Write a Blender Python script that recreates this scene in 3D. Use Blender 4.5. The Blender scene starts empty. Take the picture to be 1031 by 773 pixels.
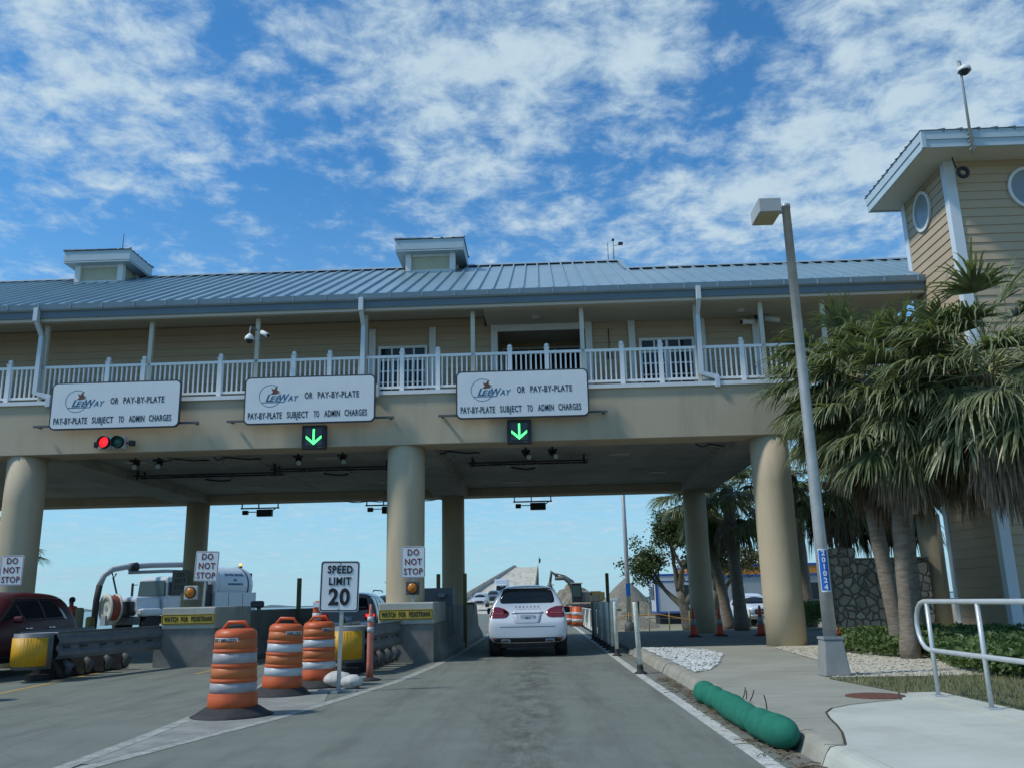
# sky look: broad cloud banks (+) and gaps (-) on the cloud layer: x, y, radius x, radius y, amount
CLOUDS = [(-.66, 1.16, .17, .26, .17), (-.80, 1.36, .16, .16, .10), (-.565, 1.41, .07, .07, .09), (-.46, 1.60, .17, .22, -.15), (-.88, 1.66, .22, .13, -.12), (-.42, 1.10, .06, .10, -.12),
          (-.16, 1.17, .17, .17, .15), (-.14, 1.42, .17, .20, .14), (.12, 1.14, .18, .22, .22), (.33, 1.22, .07, .18, -.20), (.13, 1.50, .07, .06, -.15), (.66, 1.32, .26, .40, .26),
          (.40, 1.62, .20, .22, .17), (.03, 1.70, .16, .12, .10), (.57, 1.86, .06, .07, -.16), (-.26, 1.36, .07, .12, -.05)]
SKY_TINT = (.43, .97, 1.28, 1)
VEIL = (3.0, 4.8, 5.9, 1)
CLOUD_A = (3.0, 4.3, 5.3, 1); CLOUD_B = (5.2, 6.2, 6.8, 1)
EXPO = .35
import bpy, bmesh, math, random
from mathutils import Vector, Matrix, noise
from mathutils.bvhtree import BVHTree
R = math.radians
PI = math.pi
sc = bpy.context.scene
COL = sc.collection
# ------------------------------------------------------------------ camera
F_PX = 884.0
pitch = math.atan(218.5 / F_PX); roll = 0.0218; yaw = -0.024976
fw = Vector((math.sin(yaw) * math.cos(pitch), math.cos(yaw) * math.cos(pitch), math.sin(pitch)))
r0 = Vector((math.cos(yaw), -math.sin(yaw), 0)); u0 = r0.cross(fw)
rv = r0 * math.cos(roll) - u0 * math.sin(roll); uv = u0 * math.cos(roll) + r0 * math.sin(roll)
cd = bpy.data.cameras.new('camera'); cam = bpy.data.objects.new('camera', cd); COL.objects.link(cam)
m = Matrix((rv, uv, -fw)).transposed().to_4x4(); m.translation = (0, 0, 1.30)
cam.matrix_world = m
cd.sensor_width = 36; cd.lens = F_PX / 1031 * 36; cd.clip_start = 0.1; cd.clip_end = 20000
sc.camera = cam
# ------------------------------------------------------------------ light
sun_dir = Vector((-0.60, -0.18, 0.78)).normalized()          # towards the sun
sun_el = math.asin(sun_dir.z); sun_az = math.atan2(sun_dir.x, sun_dir.y)
sl = bpy.data.lights.new('sun', 'SUN'); so = bpy.data.objects.new('sun', sl); COL.objects.link(so)
sl.energy = 2.35; sl.angle = R(6); sl.color = (1, .965, .89)
so.rotation_euler = (-sun_dir).to_track_quat('-Z', 'Y').to_euler()
W = bpy.data.worlds.new('World'); sc.world = W; W.use_nodes = True
nt = W.node_tree; N = nt.nodes; L = nt.links; N.clear()
out = N.new('ShaderNodeOutputWorld'); bg = N.new('ShaderNodeBackground')
sky = N.new('ShaderNodeTexSky'); sky.sky_type = 'NISHITA'; sky.sun_disc = False
sky.sun_elevation = sun_el; sky.sun_rotation = sun_az; sky.air_density = 1.0; sky.dust_density = 0.2; sky.ozone_density = 2.2
def nd(t, **k):
    n = N.new(t)
    for a, b in k.items(): setattr(n, a, b)
    return n
def mth(op, a, b=None, clamp=False):
    n = nd('ShaderNodeMath', operation=op, use_clamp=clamp)
    for i, v in enumerate((a, b)):
        if v is None: continue
        if isinstance(v, (int, float)): n.inputs[i].default_value = v
        else: L.new(v, n.inputs[i])
    return n.outputs[0]
tc = nd('ShaderNodeTexCoord'); sep = nd('ShaderNodeSeparateXYZ'); L.new(tc.outputs['Generated'], sep.inputs[0])
zz = mth('ADD', mth('MAXIMUM', sep.outputs[2], 0.0), 0.13)
cx = mth('DIVIDE', sep.outputs[0], zz); cy = mth('DIVIDE', sep.outputs[1], zz)
cb = nd('ShaderNodeCombineXYZ'); L.new(cx, cb.inputs[0]); L.new(cy, cb.inputs[1])
def noi(scale, det, rough, off, dist=0.0, sx=1.0, sy=1.0, rot=0.0):
    mp = nd('ShaderNodeMapping'); mp.inputs[1].default_value = off; mp.inputs[3].default_value = (sx, sy, 1); mp.inputs[2].default_value = (0, 0, rot)
    L.new(cb.outputs[0], mp.inputs[0])
    n = nd('ShaderNodeTexNoise'); n.inputs['Scale'].default_value = scale; n.inputs['Detail'].default_value = det
    n.inputs['Roughness'].default_value = rough; n.inputs['Distortion'].default_value = dist
    L.new(mp.outputs[0], n.inputs['Vector']); return n.outputs['Fac']
def blob(x, y, rx, ry, amp):       # a broad bank of cloud (or a gap, amp < 0) at a place on the cloud layer
    dx = mth('DIVIDE', mth('SUBTRACT', cx, x), rx); dy = mth('DIVIDE', mth('SUBTRACT', cy, y), ry)
    d2 = mth('ADD', mth('MULTIPLY', dx, dx), mth('MULTIPLY', dy, dy))
    return mth('MULTIPLY', mth('POWER', 2.718, mth('MULTIPLY', d2, -1.0)), amp)
fine = noi(10.5, 12, 0.64, (3.1, 1.7, 0), 0.2)
mid = noi(2.6, 6, 0.55, (7.3, 2.2, 0), 0.3)
streak = noi(1.6, 8, 0.6, (1.3, 5.2, 0), 0.2, 0.45, 1.8, 0.3)
dens = mth('ADD', mth('MULTIPLY', fine, 1.15), mth('MULTIPLY', mid, 0.25))
dens = mth('ADD', dens, mth('MULTIPLY', streak, 0.16))
for b in CLOUDS: dens = mth('ADD', dens, blob(*b))
rp = nd('ShaderNodeMapRange', interpolation_type='SMOOTHSTEP'); L.new(dens, rp.inputs[0])
rp.inputs[1].default_value = 0.68; rp.inputs[2].default_value = 1.13; rp.inputs[3].default_value = 0; rp.inputs[4].default_value = 1
cov = mth('MULTIPLY', rp.outputs[0], 0.93)
# whiter low down, thinner veil everywhere
veil = mth('MULTIPLY', mth('SUBTRACT', 1.0, mth('MULTIPLY', sep.outputs[2], 2.4, True), True), 0.28)
tint = nd('ShaderNodeMix', data_type='RGBA', blend_type='MULTIPLY'); tint.inputs[0].default_value = 1
L.new(sky.outputs[0], tint.inputs[6]); tint.inputs[7].default_value = SKY_TINT
low = mth('POWER', mth('SUBTRACT', 1.0, mth('MULTIPLY', mth('MAXIMUM', sep.outputs[2], 0.0), 2.1), True), 1.6)
vl = nd('ShaderNodeMix', data_type='RGBA'); L.new(mth('MULTIPLY', low, mth('ADD', mth('MULTIPLY', streak, .9), .48), True), vl.inputs[0]); L.new(tint.outputs[2], vl.inputs[6]); vl.inputs[7].default_value = VEIL
cov = mth('MULTIPLY', cov, mth('ADD', .42, mth('MULTIPLY', mth('MAXIMUM', sep.outputs[2], 0.0), 2.1), True))
mx = nd('ShaderNodeMix', data_type='RGBA'); L.new(cov, mx.inputs[0]); L.new(vl.outputs[2], mx.inputs[6])
cl = nd('ShaderNodeMix', data_type='RGBA'); L.new(fine, cl.inputs[0])
cl.inputs[6].default_value = CLOUD_A; cl.inputs[7].default_value = CLOUD_B
L.new(cl.outputs[2], mx.inputs[7])
L.new(mx.outputs[2], bg.inputs[0]); bg.inputs[1].default_value = 0.10
L.new(bg.outputs[0], out.inputs[0])
vs = sc.view_settings
vs.view_transform = 'Standard'; vs.look = 'None'; vs.gamma = 1; vs.use_curve_mapping = False; vs.exposure = EXPO
sc.cycles.max_bounces = 6; sc.cycles.diffuse_bounces = 3; sc.cycles.glossy_bounces = 3; sc.cycles.transmission_bounces = 4
sc.cycles.caustics_reflective = False; sc.cycles.caustics_refractive = False
# ------------------------------------------------------------------ materials
MATS = {}
def mat(name, c, rough=.7, c2=None, scale=3., metal=0., bump=0., bscale=None, spec=.4, detail=5, world=False, emit=None, trans=0., lo=.35, hi=.65, stretch=None, extra=None, coat=0.):
    if name in MATS: return MATS[name]
    M = bpy.data.materials.new(name); M.use_nodes = True; t = M.node_tree; n = t.nodes; l = t.links
    b = n['Principled BSDF']; b.inputs['Base Color'].default_value = (*c, 1); b.inputs['Roughness'].default_value = rough
    b.inputs['Metallic'].default_value = metal; b.inputs['Specular IOR Level'].default_value = spec
    b.inputs['Transmission Weight'].default_value = trans; b.inputs['Coat Weight'].default_value = coat; b.inputs['Coat Roughness'].default_value = .08
    if emit: b.inputs['Emission Color'].default_value = (*emit[0], 1); b.inputs['Emission Strength'].default_value = emit[1]
    if c2 or bump:
        if world: v = n.new('ShaderNodeNewGeometry').outputs['Position']
        else: v = n.new('ShaderNodeTexCoord').outputs['Object']
        if stretch:
            mp = n.new('ShaderNodeMapping'); mp.inputs[3].default_value = stretch; l.new(v, mp.inputs[0]); v = mp.outputs[0]
    if c2:
        tx = n.new('ShaderNodeTexNoise'); tx.inputs['Scale'].default_value = scale; tx.inputs['Detail'].default_value = detail; tx.inputs['Roughness'].default_value = .65
        l.new(v, tx.inputs['Vector'])
        mr = n.new('ShaderNodeMapRange'); mr.inputs[1].default_value = lo; mr.inputs[2].default_value = hi; l.new(tx.outputs['Fac'], mr.inputs[0])
        x = n.new('ShaderNodeMix'); x.data_type = 'RGBA'; x.inputs[6].default_value = (*c, 1); x.inputs[7].default_value = (*c2, 1)
        l.new(mr.outputs[0], x.inputs[0]); col = x.outputs[2]
        if extra: col = extra(n, l, v, col, b)
        l.new(col, b.inputs['Base Color'])
    if bump:
        tb = n.new('ShaderNodeTexNoise'); tb.inputs['Scale'].default_value = bscale or scale * 6; tb.inputs['Detail'].default_value = 4; l.new(v, tb.inputs['Vector'])
        bp = n.new('ShaderNodeBump'); bp.inputs['Strength'].default_value = bump; bp.inputs['Distance'].default_value = .02
        l.new(tb.outputs['Fac'], bp.inputs['Height']); l.new(bp.outputs[0], b.inputs['Normal'])
    MATS[name] = M; return M
def mnode(n, l, op, a, b=None, clamp=False):
    q = n.new('ShaderNodeMath'); q.operation = op; q.use_clamp = clamp
    for i, v in enumerate((a, b)):
        if v is None: continue
        if isinstance(v, (int, float)): q.inputs[i].default_value = v
        else: l.new(v, q.inputs[i])
    return q.outputs[0]
def mixc(n, l, f, a, c):
    x = n.new('ShaderNodeMix'); x.data_type = 'RGBA'
    if isinstance(f, (int, float)): x.inputs[0].default_value = f
    else: l.new(f, x.inputs[0])
    l.new(a, x.inputs[6])
    if isinstance(c, tuple): x.inputs[7].default_value = (*c, 1)
    else: l.new(c, x.inputs[7])
    return x.outputs[2]
def nz(n, l, v, scale, det=4, rough=.6, stretch=None):
    if stretch:
        mp = n.new('ShaderNodeMapping'); mp.inputs[3].default_value = stretch; l.new(v, mp.inputs[0]); v = mp.outputs[0]
    t = n.new('ShaderNodeTexNoise'); t.inputs['Scale'].default_value = scale; t.inputs['Detail'].default_value = det; t.inputs['Roughness'].default_value = rough
    l.new(v, t.inputs['Vector']); return t.outputs['Fac']
def ramp(n, l, v, a, b):
    q = n.new('ShaderNodeMapRange'); q.inputs[1].default_value = a; q.inputs[2].default_value = b; l.new(v, q.inputs[0]); return q.outputs[0]
def road_extra(n, l, v, col, b):
    # fine aggregate, long wheel-path wear, an oily stain down the middle of each lane, cracks and patches
    s = n.new('ShaderNodeSeparateXYZ'); l.new(v, s.inputs[0])
    tw_ = mnode(n, l, 'ABSOLUTE', mnode(n, l, 'SUBTRACT', mnode(n, l, 'ABSOLUTE', mnode(n, l, 'ADD', s.outputs[0], .2)), .85))
    tk = mnode(n, l, 'MULTIPLY', mnode(n, l, 'SUBTRACT', 1.0, mnode(n, l, 'MULTIPLY', tw_, 3.2), True), ramp(n, l, nz(n, l, v, 1.2, 4, .6, (2, .12, 1)), .35, .6))
    col = mixc(n, l, mnode(n, l, 'MULTIPLY', tk, .35), col, (.12, .125, .112))
    col = mixc(n, l, mnode(n, l, 'MULTIPLY', ramp(n, l, nz(n, l, v, 75, 3, .8), .38, .66), .55), col, (.10, .108, .098))
    g = ramp(n, l, nz(n, l, v, 1.0, 6, .7, (2.2, .25, 1)), .48, .72)
    col = mixc(n, l, mnode(n, l, 'MULTIPLY', g, .62), col, (.085, .09, .078))
    dx = mnode(n, l, 'ABSOLUTE', mnode(n, l, 'ADD', s.outputs[0], .15))
    ctr = mnode(n, l, 'SUBTRACT', 1.0, mnode(n, l, 'MULTIPLY', dx, 1.5), True)
    st = ramp(n, l, nz(n, l, v, 3.2, 7, .75, (1.3, .45, 1)), .40, .66)
    col = mixc(n, l, mnode(n, l, 'MULTIPLY', mnode(n, l, 'MULTIPLY', ctr, st), .8), col, (.045, .046, .042))
    vo = n.new('ShaderNodeTexVoronoi'); vo.feature = 'DISTANCE_TO_EDGE'; vo.inputs['Scale'].default_value = .35
    wv = n.new('ShaderNodeMixRGB'); wv.inputs[0].default_value = .12; l.new(v, wv.inputs[1])
    tn = n.new('ShaderNodeTexNoise'); tn.inputs['Scale'].default_value = 2.5; tn.inputs['Detail'].default_value = 6; l.new(v, tn.inputs['Vector']); l.new(tn.outputs['Color'], wv.inputs[2])
    l.new(wv.outputs[0], vo.inputs['Vector'])
    ck = mnode(n, l, 'LESS_THAN', vo.outputs['Distance'], .0018)
    col = mixc(n, l, mnode(n, l, 'MULTIPLY', ck, .3), col, (.07, .07, .066))
    return col
def stain_extra(dark, amt=.6, sc_=1.2, st=(1, 1, .35)):
    def f(n, l, v, col, b):
        g = ramp(n, l, nz(n, l, v, sc_, 7, .7, st), .5, .75)
        col = mixc(n, l, mnode(n, l, 'MULTIPLY', g, amt), col, dark)
        col = mixc(n, l, mnode(n, l, 'MULTIPLY', ramp(n, l, nz(n, l, v, 60, 2, .7), .5, .75), .25), col, dark)
        return col
    return f
def slab_extra(n, l, v, col, b):
    s = n.new('ShaderNodeSeparateXYZ'); l.new(v, s.inputs[0])
    j = mnode(n, l, 'LESS_THAN', mnode(n, l, 'FRACT', mnode(n, l, 'MULTIPLY', s.outputs[1], .55)), .011)
    col = mixc(n, l, mnode(n, l, 'MULTIPLY', j, .7), col, (.09, .085, .07))
    return stain_extra((.17, .165, .14), .5, .9, (1, 1, 1))(n, l, v, col, b)
def voro_extra(scale, mortar, cols, wid=.06, st=(1, 1, 1)):
    def f(n, l, v, col, b):
        mp = n.new('ShaderNodeMapping'); mp.inputs[3].default_value = st; l.new(v, mp.inputs[0])
        ds = n.new('ShaderNodeTexNoise'); ds.inputs['Scale'].default_value = 3.0; l.new(mp.outputs[0], ds.inputs['Vector'])
        wv = n.new('ShaderNodeMixRGB'); wv.inputs[0].default_value = .1; l.new(mp.outputs[0], wv.inputs[1]); l.new(ds.outputs['Color'], wv.inputs[2])
        e = n.new('ShaderNodeTexVoronoi'); e.feature = 'DISTANCE_TO_EDGE'; e.inputs['Scale'].default_value = scale; l.new(wv.outputs[0], e.inputs['Vector'])
        c = n.new('ShaderNodeTexVoronoi'); c.inputs['Scale'].default_value = scale; l.new(wv.outputs[0], c.inputs['Vector'])
        r = n.new('ShaderNodeValToRGB'); r.color_ramp.elements[0].color = (*cols[0], 1); r.color_ramp.elements[1].color = (*cols[-1], 1)
        for i, k in enumerate(cols[1:-1]): r.color_ramp.elements.new((i + 1) / (len(cols) - 1)).color = (*k, 1)
        sx = n.new('ShaderNodeSeparateXYZ'); l.new(c.outputs['Color'], sx.inputs[0]); l.new(sx.outputs[0], r.inputs[0])
        cc = mixc(n, l, .35, r.outputs[0], col)
        mo = ramp(n, l, e.outputs['Distance'], wid * .4, wid)
        cc2 = n.new('ShaderNodeMix'); cc2.data_type = 'RGBA'; l.new(mo, cc2.inputs[0]); cc2.inputs[6].default_value = (*mortar, 1); l.new(cc, cc2.inputs[7])
        bp = n.new('ShaderNodeBump'); bp.inputs['Strength'].default_value = 1; bp.inputs['Distance'].default_value = .05
        l.new(ramp(n, l, e.outputs['Distance'], 0, wid * 2.2), bp.inputs['Height']); l.new(bp.outputs[0], b.inputs['Normal'])
        return cc2.outputs[2]
    return f
M_road = mat('worn_pavement', (.195, .215, .182), .85, (.235, .255, .215), 1.4, world=True, bump=.7, bscale=110, spec=.25, extra=road_extra)
M_kerb = mat('kerb_concrete', (.26, .25, .20), .85, (.36, .35, .29), 2.5, world=True, bump=.3, bscale=60, extra=stain_extra((.12, .115, .09), .5, 3))
M_walk = mat('sidewalk_concrete', (.275, .275, .22), .85, (.33, .325, .27), .8, world=True, bump=.2, bscale=90, extra=slab_extra)
M_newc = mat('new_concrete', (.42, .44, .38), .8, (.50, .515, .45), 1.2, world=True, bump=.12, bscale=90, extra=stain_extra((.30, .30, .26), .55, 1.3, (1, 1, 1)))
M_barr = mat('barrier_concrete', (.17, .17, .15), .85, (.25, .245, .215), 1.6, bump=.3, bscale=40, extra=stain_extra((.09, .088, .075), .75, 1.6, (1, 1, .3)))
M_barl = mat('pale_barrier_concrete', (.38, .385, .33), .85, (.45, .45, .40), 2, bump=.2, bscale=40, extra=stain_extra((.2, .2, .17), .6, 2.2, (1, 1, .3)))
M_stuc = mat('tan_stucco', (.46, .385, .275), .85, (.49, .415, .30), .9, bump=.25, bscale=70, extra=stain_extra((.26, .235, .17), .55, 1.1, (1, 1, .18)))
M_colm = mat('column_paint', (.49, .405, .275), .7, (.52, .435, .30), 1.2, bump=.2, bscale=60, extra=stain_extra((.27, .235, .165), .5, 1.3, (1, 1, .16)))
M_under = mat('slab_underside', (.44, .44, .39), .9, (.34, .345, .30), .6, bump=.2, extra=stain_extra((.14, .13, .11), .6, .9, (1, 1, 1)))
M_side = mat('tan_siding', (.43, .335, .225), .6, (.46, .36, .245), 1.5)
M_white = mat('white_trim', (.72, .74, .74), .5, (.66, .68, .68), 4)
M_rail = mat('white_railing_paint', (.80, .82, .82), .4)
M_roof = mat('blue_grey_roof_metal', (.33, .47, .53), .36, (.38, .52, .58), .7, metal=.55, extra=stain_extra((.26, .33, .38), .35, .5, (1, 1, 1)))
M_gut = mat('blue_grey_gutter', (.24, .32, .38), .4, (.28, .36, .42), 1.2)
M_fasc = mat('dark_blue_fascia', (.12, .17, .21), .5, (.14, .19, .23), 1)
M_wfas = mat('pale_blue_fascia', (.40, .50, .55), .5, (.45, .55, .60), 1)
M_soff = mat('soffit_paint', (.50, .46, .38), .7)
M_galv = mat('galvanised_steel', (.36, .36, .345), .4, (.45, .45, .435), 5, metal=.35)
M_glass = mat('dark_glass', (.012, .016, .02), .08, spec=.35)
M_black = mat('black_rubber', (.018, .018, .02), .75, (.035, .035, .035), 8)
M_dark = mat('black_plastic', (.02, .022, .025), .5)
M_dgrey = mat('dark_grey_metal', (.07, .08, .085), .55, (.10, .11, .115), 4)
M_grey = mat('grey_metal', (.22, .24, .25), .5, (.28, .30, .31), 4)
M_red = mat('red_lens', (.15, .006, .010), .15, spec=.7, coat=.6)
M_signw = mat('sign_white', (.70, .74, .76), .45, (.66, .70, .72), 3)
M_ink = mat('sign_black', (.012, .014, .018), .6)
M_navy = mat('sign_navy', (.02, .11, .22), .5)
M_brown = mat('sign_brown', (.14, .055, .04), .5)
M_rust = mat('rusty_iron', (.10, .04, .025), .85, (.16, .07, .045), 12, bump=.5)
# ------------------------------------------------------------------ mesh builder
class MB:
    def __init__(s): s.v = []; s.f = []; s.m = []; s.cur = 0; s.sm = []
    def add(s, vs_, fs, smooth=False):
        o = len(s.v); s.v += [Vector(p) for p in vs_]; s.f += [tuple(i + o for i in f) for f in fs]; s.m += [s.cur] * len(fs); s.sm += [smooth] * len(fs); return s
    def mi(s, i): s.cur = i; return s
    def box(s, x0, x1, y0, y1, z0, z1, taper=None):
        t = taper or (0, 0)
        v = [(x0, y0, z0), (x1, y0, z0), (x1, y1, z0), (x0, y1, z0), (x0 + t[0], y0 + t[1], z1), (x1 - t[0], y0 + t[1], z1), (x1 - t[0], y1 - t[1], z1), (x0 + t[0], y1 - t[1], z1)]
        return s.add(v, [(0, 3, 2, 1), (4, 5, 6, 7), (0, 1, 5, 4), (1, 2, 6, 5), (2, 3, 7, 6), (3, 0, 4, 7)])
    def obox(s, c, half, mtx):
        v = []
        for sx, sy, sz in ((-1, -1, -1), (1, -1, -1), (1, 1, -1), (-1, 1, -1), (-1, -1, 1), (1, -1, 1), (1, 1, 1), (-1, 1, 1)):
            v.append(Vector(c) + mtx @ Vector((sx * half[0], sy * half[1], sz * half[2])))
        return s.add(v, [(0, 3, 2, 1), (4, 5, 6, 7), (0, 1, 5, 4), (1, 2, 6, 5), (2, 3, 7, 6), (3, 0, 4, 7)])
    def cyl(s, p0, p1, ra, rb=None, n=14, caps=True, smooth=True):
        rb = ra if rb is None else rb; p0 = Vector(p0); p1 = Vector(p1); d = (p1 - p0).normalized()
        a = d.cross(Vector((0, 0, 1)) if abs(d.z) < .95 else Vector((1, 0, 0))).normalized(); b = d.cross(a)
        v = []
        for p, r_ in ((p0, ra), (p1, rb)):
            for i in range(n):
                t = 2 * PI * i / n; v.append(p + (a * math.cos(t) + b * math.sin(t)) * r_)
        s.add(v, [(i, (i + 1) % n, n + (i + 1) % n, n + i) for i in range(n)], smooth)
        if caps: s.add(v, [tuple(range(n - 1, -1, -1)), tuple(range(n, 2 * n))])
        return s
    def tube(s, pts, r_, n=8, smooth=True):
        pts = [Vector(p) for p in pts]; rs = r_ if isinstance(r_, (list, tuple)) else [r_] * len(pts)
        v = []; a = None
        for i, p in enumerate(pts):
            d = (pts[min(i + 1, len(pts) - 1)] - pts[max(i - 1, 0)]).normalized()
            if a is None: a = d.cross(Vector((0, 0, 1)) if abs(d.z) < .9 else Vector((1, 0, 0))).normalized()
            a = (a - d * a.dot(d)).normalized(); b = d.cross(a)
            for k in range(n):
                t = 2 * PI * k / n; v.append(p + (a * math.cos(t) + b * math.sin(t)) * rs[i])
        f = []
        for i in range(len(pts) - 1):
            for k in range(n): f.append((i * n + k, i * n + (k + 1) % n, (i + 1) * n + (k + 1) % n, (i + 1) * n + k))
        s.add(v, f, smooth); s.add(v, [tuple(range(n - 1, -1, -1)), tuple(range((len(pts) - 1) * n, len(pts) * n))]); return s
    def lathe(s, c, prof, n=24, smooth=True, axis=None):
        v = []; f = []; A = axis or Matrix.Identity(3)
        for r_, z in prof:
            for i in range(n):
                t = 2 * PI * i / n; v.append(Vector(c) + A @ Vector((math.cos(t) * r_, math.sin(t) * r_, z)))
        for j in range(len(prof) - 1):
            for i in range(n): f.append((j * n + i, j * n + (i + 1) % n, (j + 1) * n + (i + 1) % n, (j + 1) * n + i))
        s.add(v, f, smooth)
        s.add(v, [tuple(range(n - 1, -1, -1)), tuple(range((len(prof) - 1) * n, len(prof) * n))]); return s
    def ball(s, c, r_, n=10):
        return s.lathe(c, [(max(math.sin(PI * k / n), .001) * r_, -math.cos(PI * k / n) * r_) for k in range(n + 1)], n + 2)
    def prism(s, pts, vec):           # polygon extruded along vec
        vec = Vector(vec); n = len(pts); v = [Vector(p) for p in pts] + [Vector(p) + vec for p in pts]
        return s.add(v, [tuple(range(n - 1, -1, -1)), tuple(range(n, 2 * n))] + [(i, (i + 1) % n, n + (i + 1) % n, n + i) for i in range(n)])
    def sheet(s, pts, z=None):
        return s.add([(p[0], p[1], z if z is not None else p[2]) for p in pts], [tuple(range(len(pts)))])
    def quad(s, a, b, c, d): return s.add([a, b, c, d], [(0, 1, 2, 3)])
    def build(s, name, mats, parent=None, loc=None, bevel=0, label=None, solid=0, fixn=True, autos=True):
        me = bpy.data.meshes.new(name); o = bpy.data.objects.new(name, me); COL.objects.link(o)
        if parent is not None: org = wloc(parent); o.parent = parent
        elif loc is not None: org = Vector(loc); o.location = org
        else:
            xs = [p.x for p in s.v]; ys = [p.y for p in s.v]; org = Vector(((min(xs) + max(xs)) / 2, (min(ys) + max(ys)) / 2, min(p.z for p in s.v))); o.location = org
        me.from_pydata([p - org for p in s.v], [], s.f)
        for q in (mats if isinstance(mats, (list, tuple)) else [mats]): me.materials.append(q)
        me.polygons.foreach_set('material_index', s.m); me.polygons.foreach_set('use_smooth', s.sm)
        if fixn:
            bm = bmesh.new(); bm.from_mesh(me); bmesh.ops.remove_doubles(bm, verts=bm.verts, dist=.00005) if len(s.v) < 60000 else None
            bmesh.ops.recalc_face_normals(bm, faces=bm.faces); bm.to_mesh(me); bm.free()
        if bevel:
            md = o.modifiers.new('bevel', 'BEVEL'); md.width = bevel; md.segments = 2; md.limit_method = 'ANGLE'; md.angle_limit = R(40)
        if label: o['label'] = label
        return o
def wloc(o):
    p = Vector((0, 0, 0))
    while o is not None: p = p + o.location; o = o.parent
    return p
def tag(o, label=None, cat=None, group=None, kind=None):
    if label: o['label'] = label
    if cat: o['category'] = cat
    if group: o['group'] = group
    if kind: o['kind'] = kind
    return o
def thing(name, label, cat, loc=(0, 0, 0), group=None):
    o = bpy.data.objects.new(name, None); COL.objects.link(o); o.location = loc; o.empty_display_size = .3
    return tag(o, label, cat, group)
def dup(root, loc, rz=None, label=None, scale=None):
    def cp(o, par):
        c = o.copy(); COL.objects.link(c); c.parent = par
        for ch in o.children: cp(ch, c)
        return c
    r_ = cp(root, None); r_.location = loc
    if rz is not None: r_.rotation_euler = (r_.rotation_euler[0], r_.rotation_euler[1], rz)
    if label: r_['label'] = label
    if scale: r_.scale = (scale,) * 3
    return r_
def struct(mb, name, mt, **k): return tag(mb.build(name, mt, **k), kind='structure')
def text(s, size, loc, mt, parent, name='lettering', bold=0., xs=1., shear=0., align='CENTER', rot=(PI / 2, 0, 0), ext=.003, spacing=1.):
    cu = bpy.data.curves.new(name, 'FONT'); cu.body = s; cu.size = size; cu.align_x = align; cu.align_y = 'CENTER'
    cu.extrude = ext; cu.offset = bold; cu.shear = shear; cu.space_character = spacing; cu.resolution_u = 3
    t = bpy.data.objects.new(name, cu); COL.objects.link(t)
    bpy.context.view_layer.update()
    me = bpy.data.meshes.new_from_object(t); bpy.data.objects.remove(t)
    me.transform(Matrix.Diagonal((xs, 1, 1, 1)))
    from mathutils import Euler
    me.transform(Euler(rot).to_matrix().to_4x4())
    o = bpy.data.objects.new(name, me); COL.objects.link(o); me.materials.clear(); me.materials.append(mt)
    o.parent = parent; o.location = Vector(loc) - (wloc(parent) if parent else Vector((0, 0, 0)))
    return o
rng = random.Random(7)

def text_fit(s_, x0, x1, size, y, z, mt, parent, bold=.004, shear=0., ext=.003):
    o = text(s_, size, ((x0 + x1) / 2, y, z), mt, parent, bold=bold, shear=shear, ext=ext, spacing=1.12)
    xs_ = [v.co.x for v in o.data.vertices]; w_ = max(xs_) - min(xs_); c_ = (max(xs_) + min(xs_)) / 2; k = (x1 - x0) / w_
    for v in o.data.vertices: v.co.x = (v.co.x - c_) * k
    return o
# ================================================================== THE SETTING
def rectsheet(x0, x1, y0, y1, z): return MB().sheet([(x0, y0), (x1, y0), (x1, y1), (x0, y1)], z)
M_water = mat('bay_water', (.10, .155, .145), .22, (.14, .19, .17), .02, world=True, bump=.5, bscale=.6, stretch=(1, .25, 1), spec=.5)
M_land = mat('sandy_ground', (.30, .27, .19), .95, (.22, .215, .13), .35, world=True, bump=.4, bscale=20, extra=stain_extra((.12, .13, .07), .6, .5, (1, 1, 1)))
def paint_extra(bare, a_, b_):
    def f(n, l, v, col, b):
        col = mixc(n, l, ramp(n, l, nz(n, l, v, 7, 8, .8), a_, b_), col, bare)
        return mixc(n, l, mnode(n, l, 'MULTIPLY', ramp(n, l, nz(n, l, v, 45, 3, .7), .48, .6), .6), col, bare)
    return f
M_paint = mat('road_paint_white', (.60, .61, .56), .75, (.46, .47, .43), 2, world=True, extra=paint_extra((.24, .245, .225), .50, .62))
M_payel = mat('road_paint_yellow', (.42, .29, .07), .75, (.34, .25, .09), 3, world=True, extra=stain_extra((.20, .18, .14), .8, 5, (1, 1, 1)))
w = MB()
w.sheet([(-9000, -300), (9000, -300), (9000, 14000), (-9000, 14000)], -.9); struct(w, 'water', M_water)
g = MB()     # land with a gentle drop behind the plaza on the right
xs = [-30, -17, 3.2, 9, 30, 120, 420]; ys = [-60, 20, 36, 42, 90, 150, 215]
def gz(x, y):
    z = -.03
    if y > 40 and x > 3.1: z = -.42
    return z
v = [(x, y, gz(x, y)) for y in ys for x in xs]
nx = len(xs)
g.add(v, [(j * nx + i, j * nx + i + 1, (j + 1) * nx + i + 1, (j + 1) * nx + i) for j in range(len(ys) - 1) for i in range(nx - 1)])
# banks down to the water
g.add([(-30, -60, -.03), (-30, 215, -.03), (-36, 215, -1.4), (-36, -60, -1.4)], [(0, 1, 2, 3)])
g.add([(-30, 215, -.03), (420, 215, -.42), (420, 225, -1.4), (-30, 225, -1.4)], [(0, 1, 2, 3)])
struct(g, 'ground', M_land)
r_ = MB(); r_.sheet([(-24, -30), (2.08, -30), (2.08, 36), (2.08, 76), (-1, 112), (-24, 112)], 0.0); struct(r_, 'road', M_road)
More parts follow.
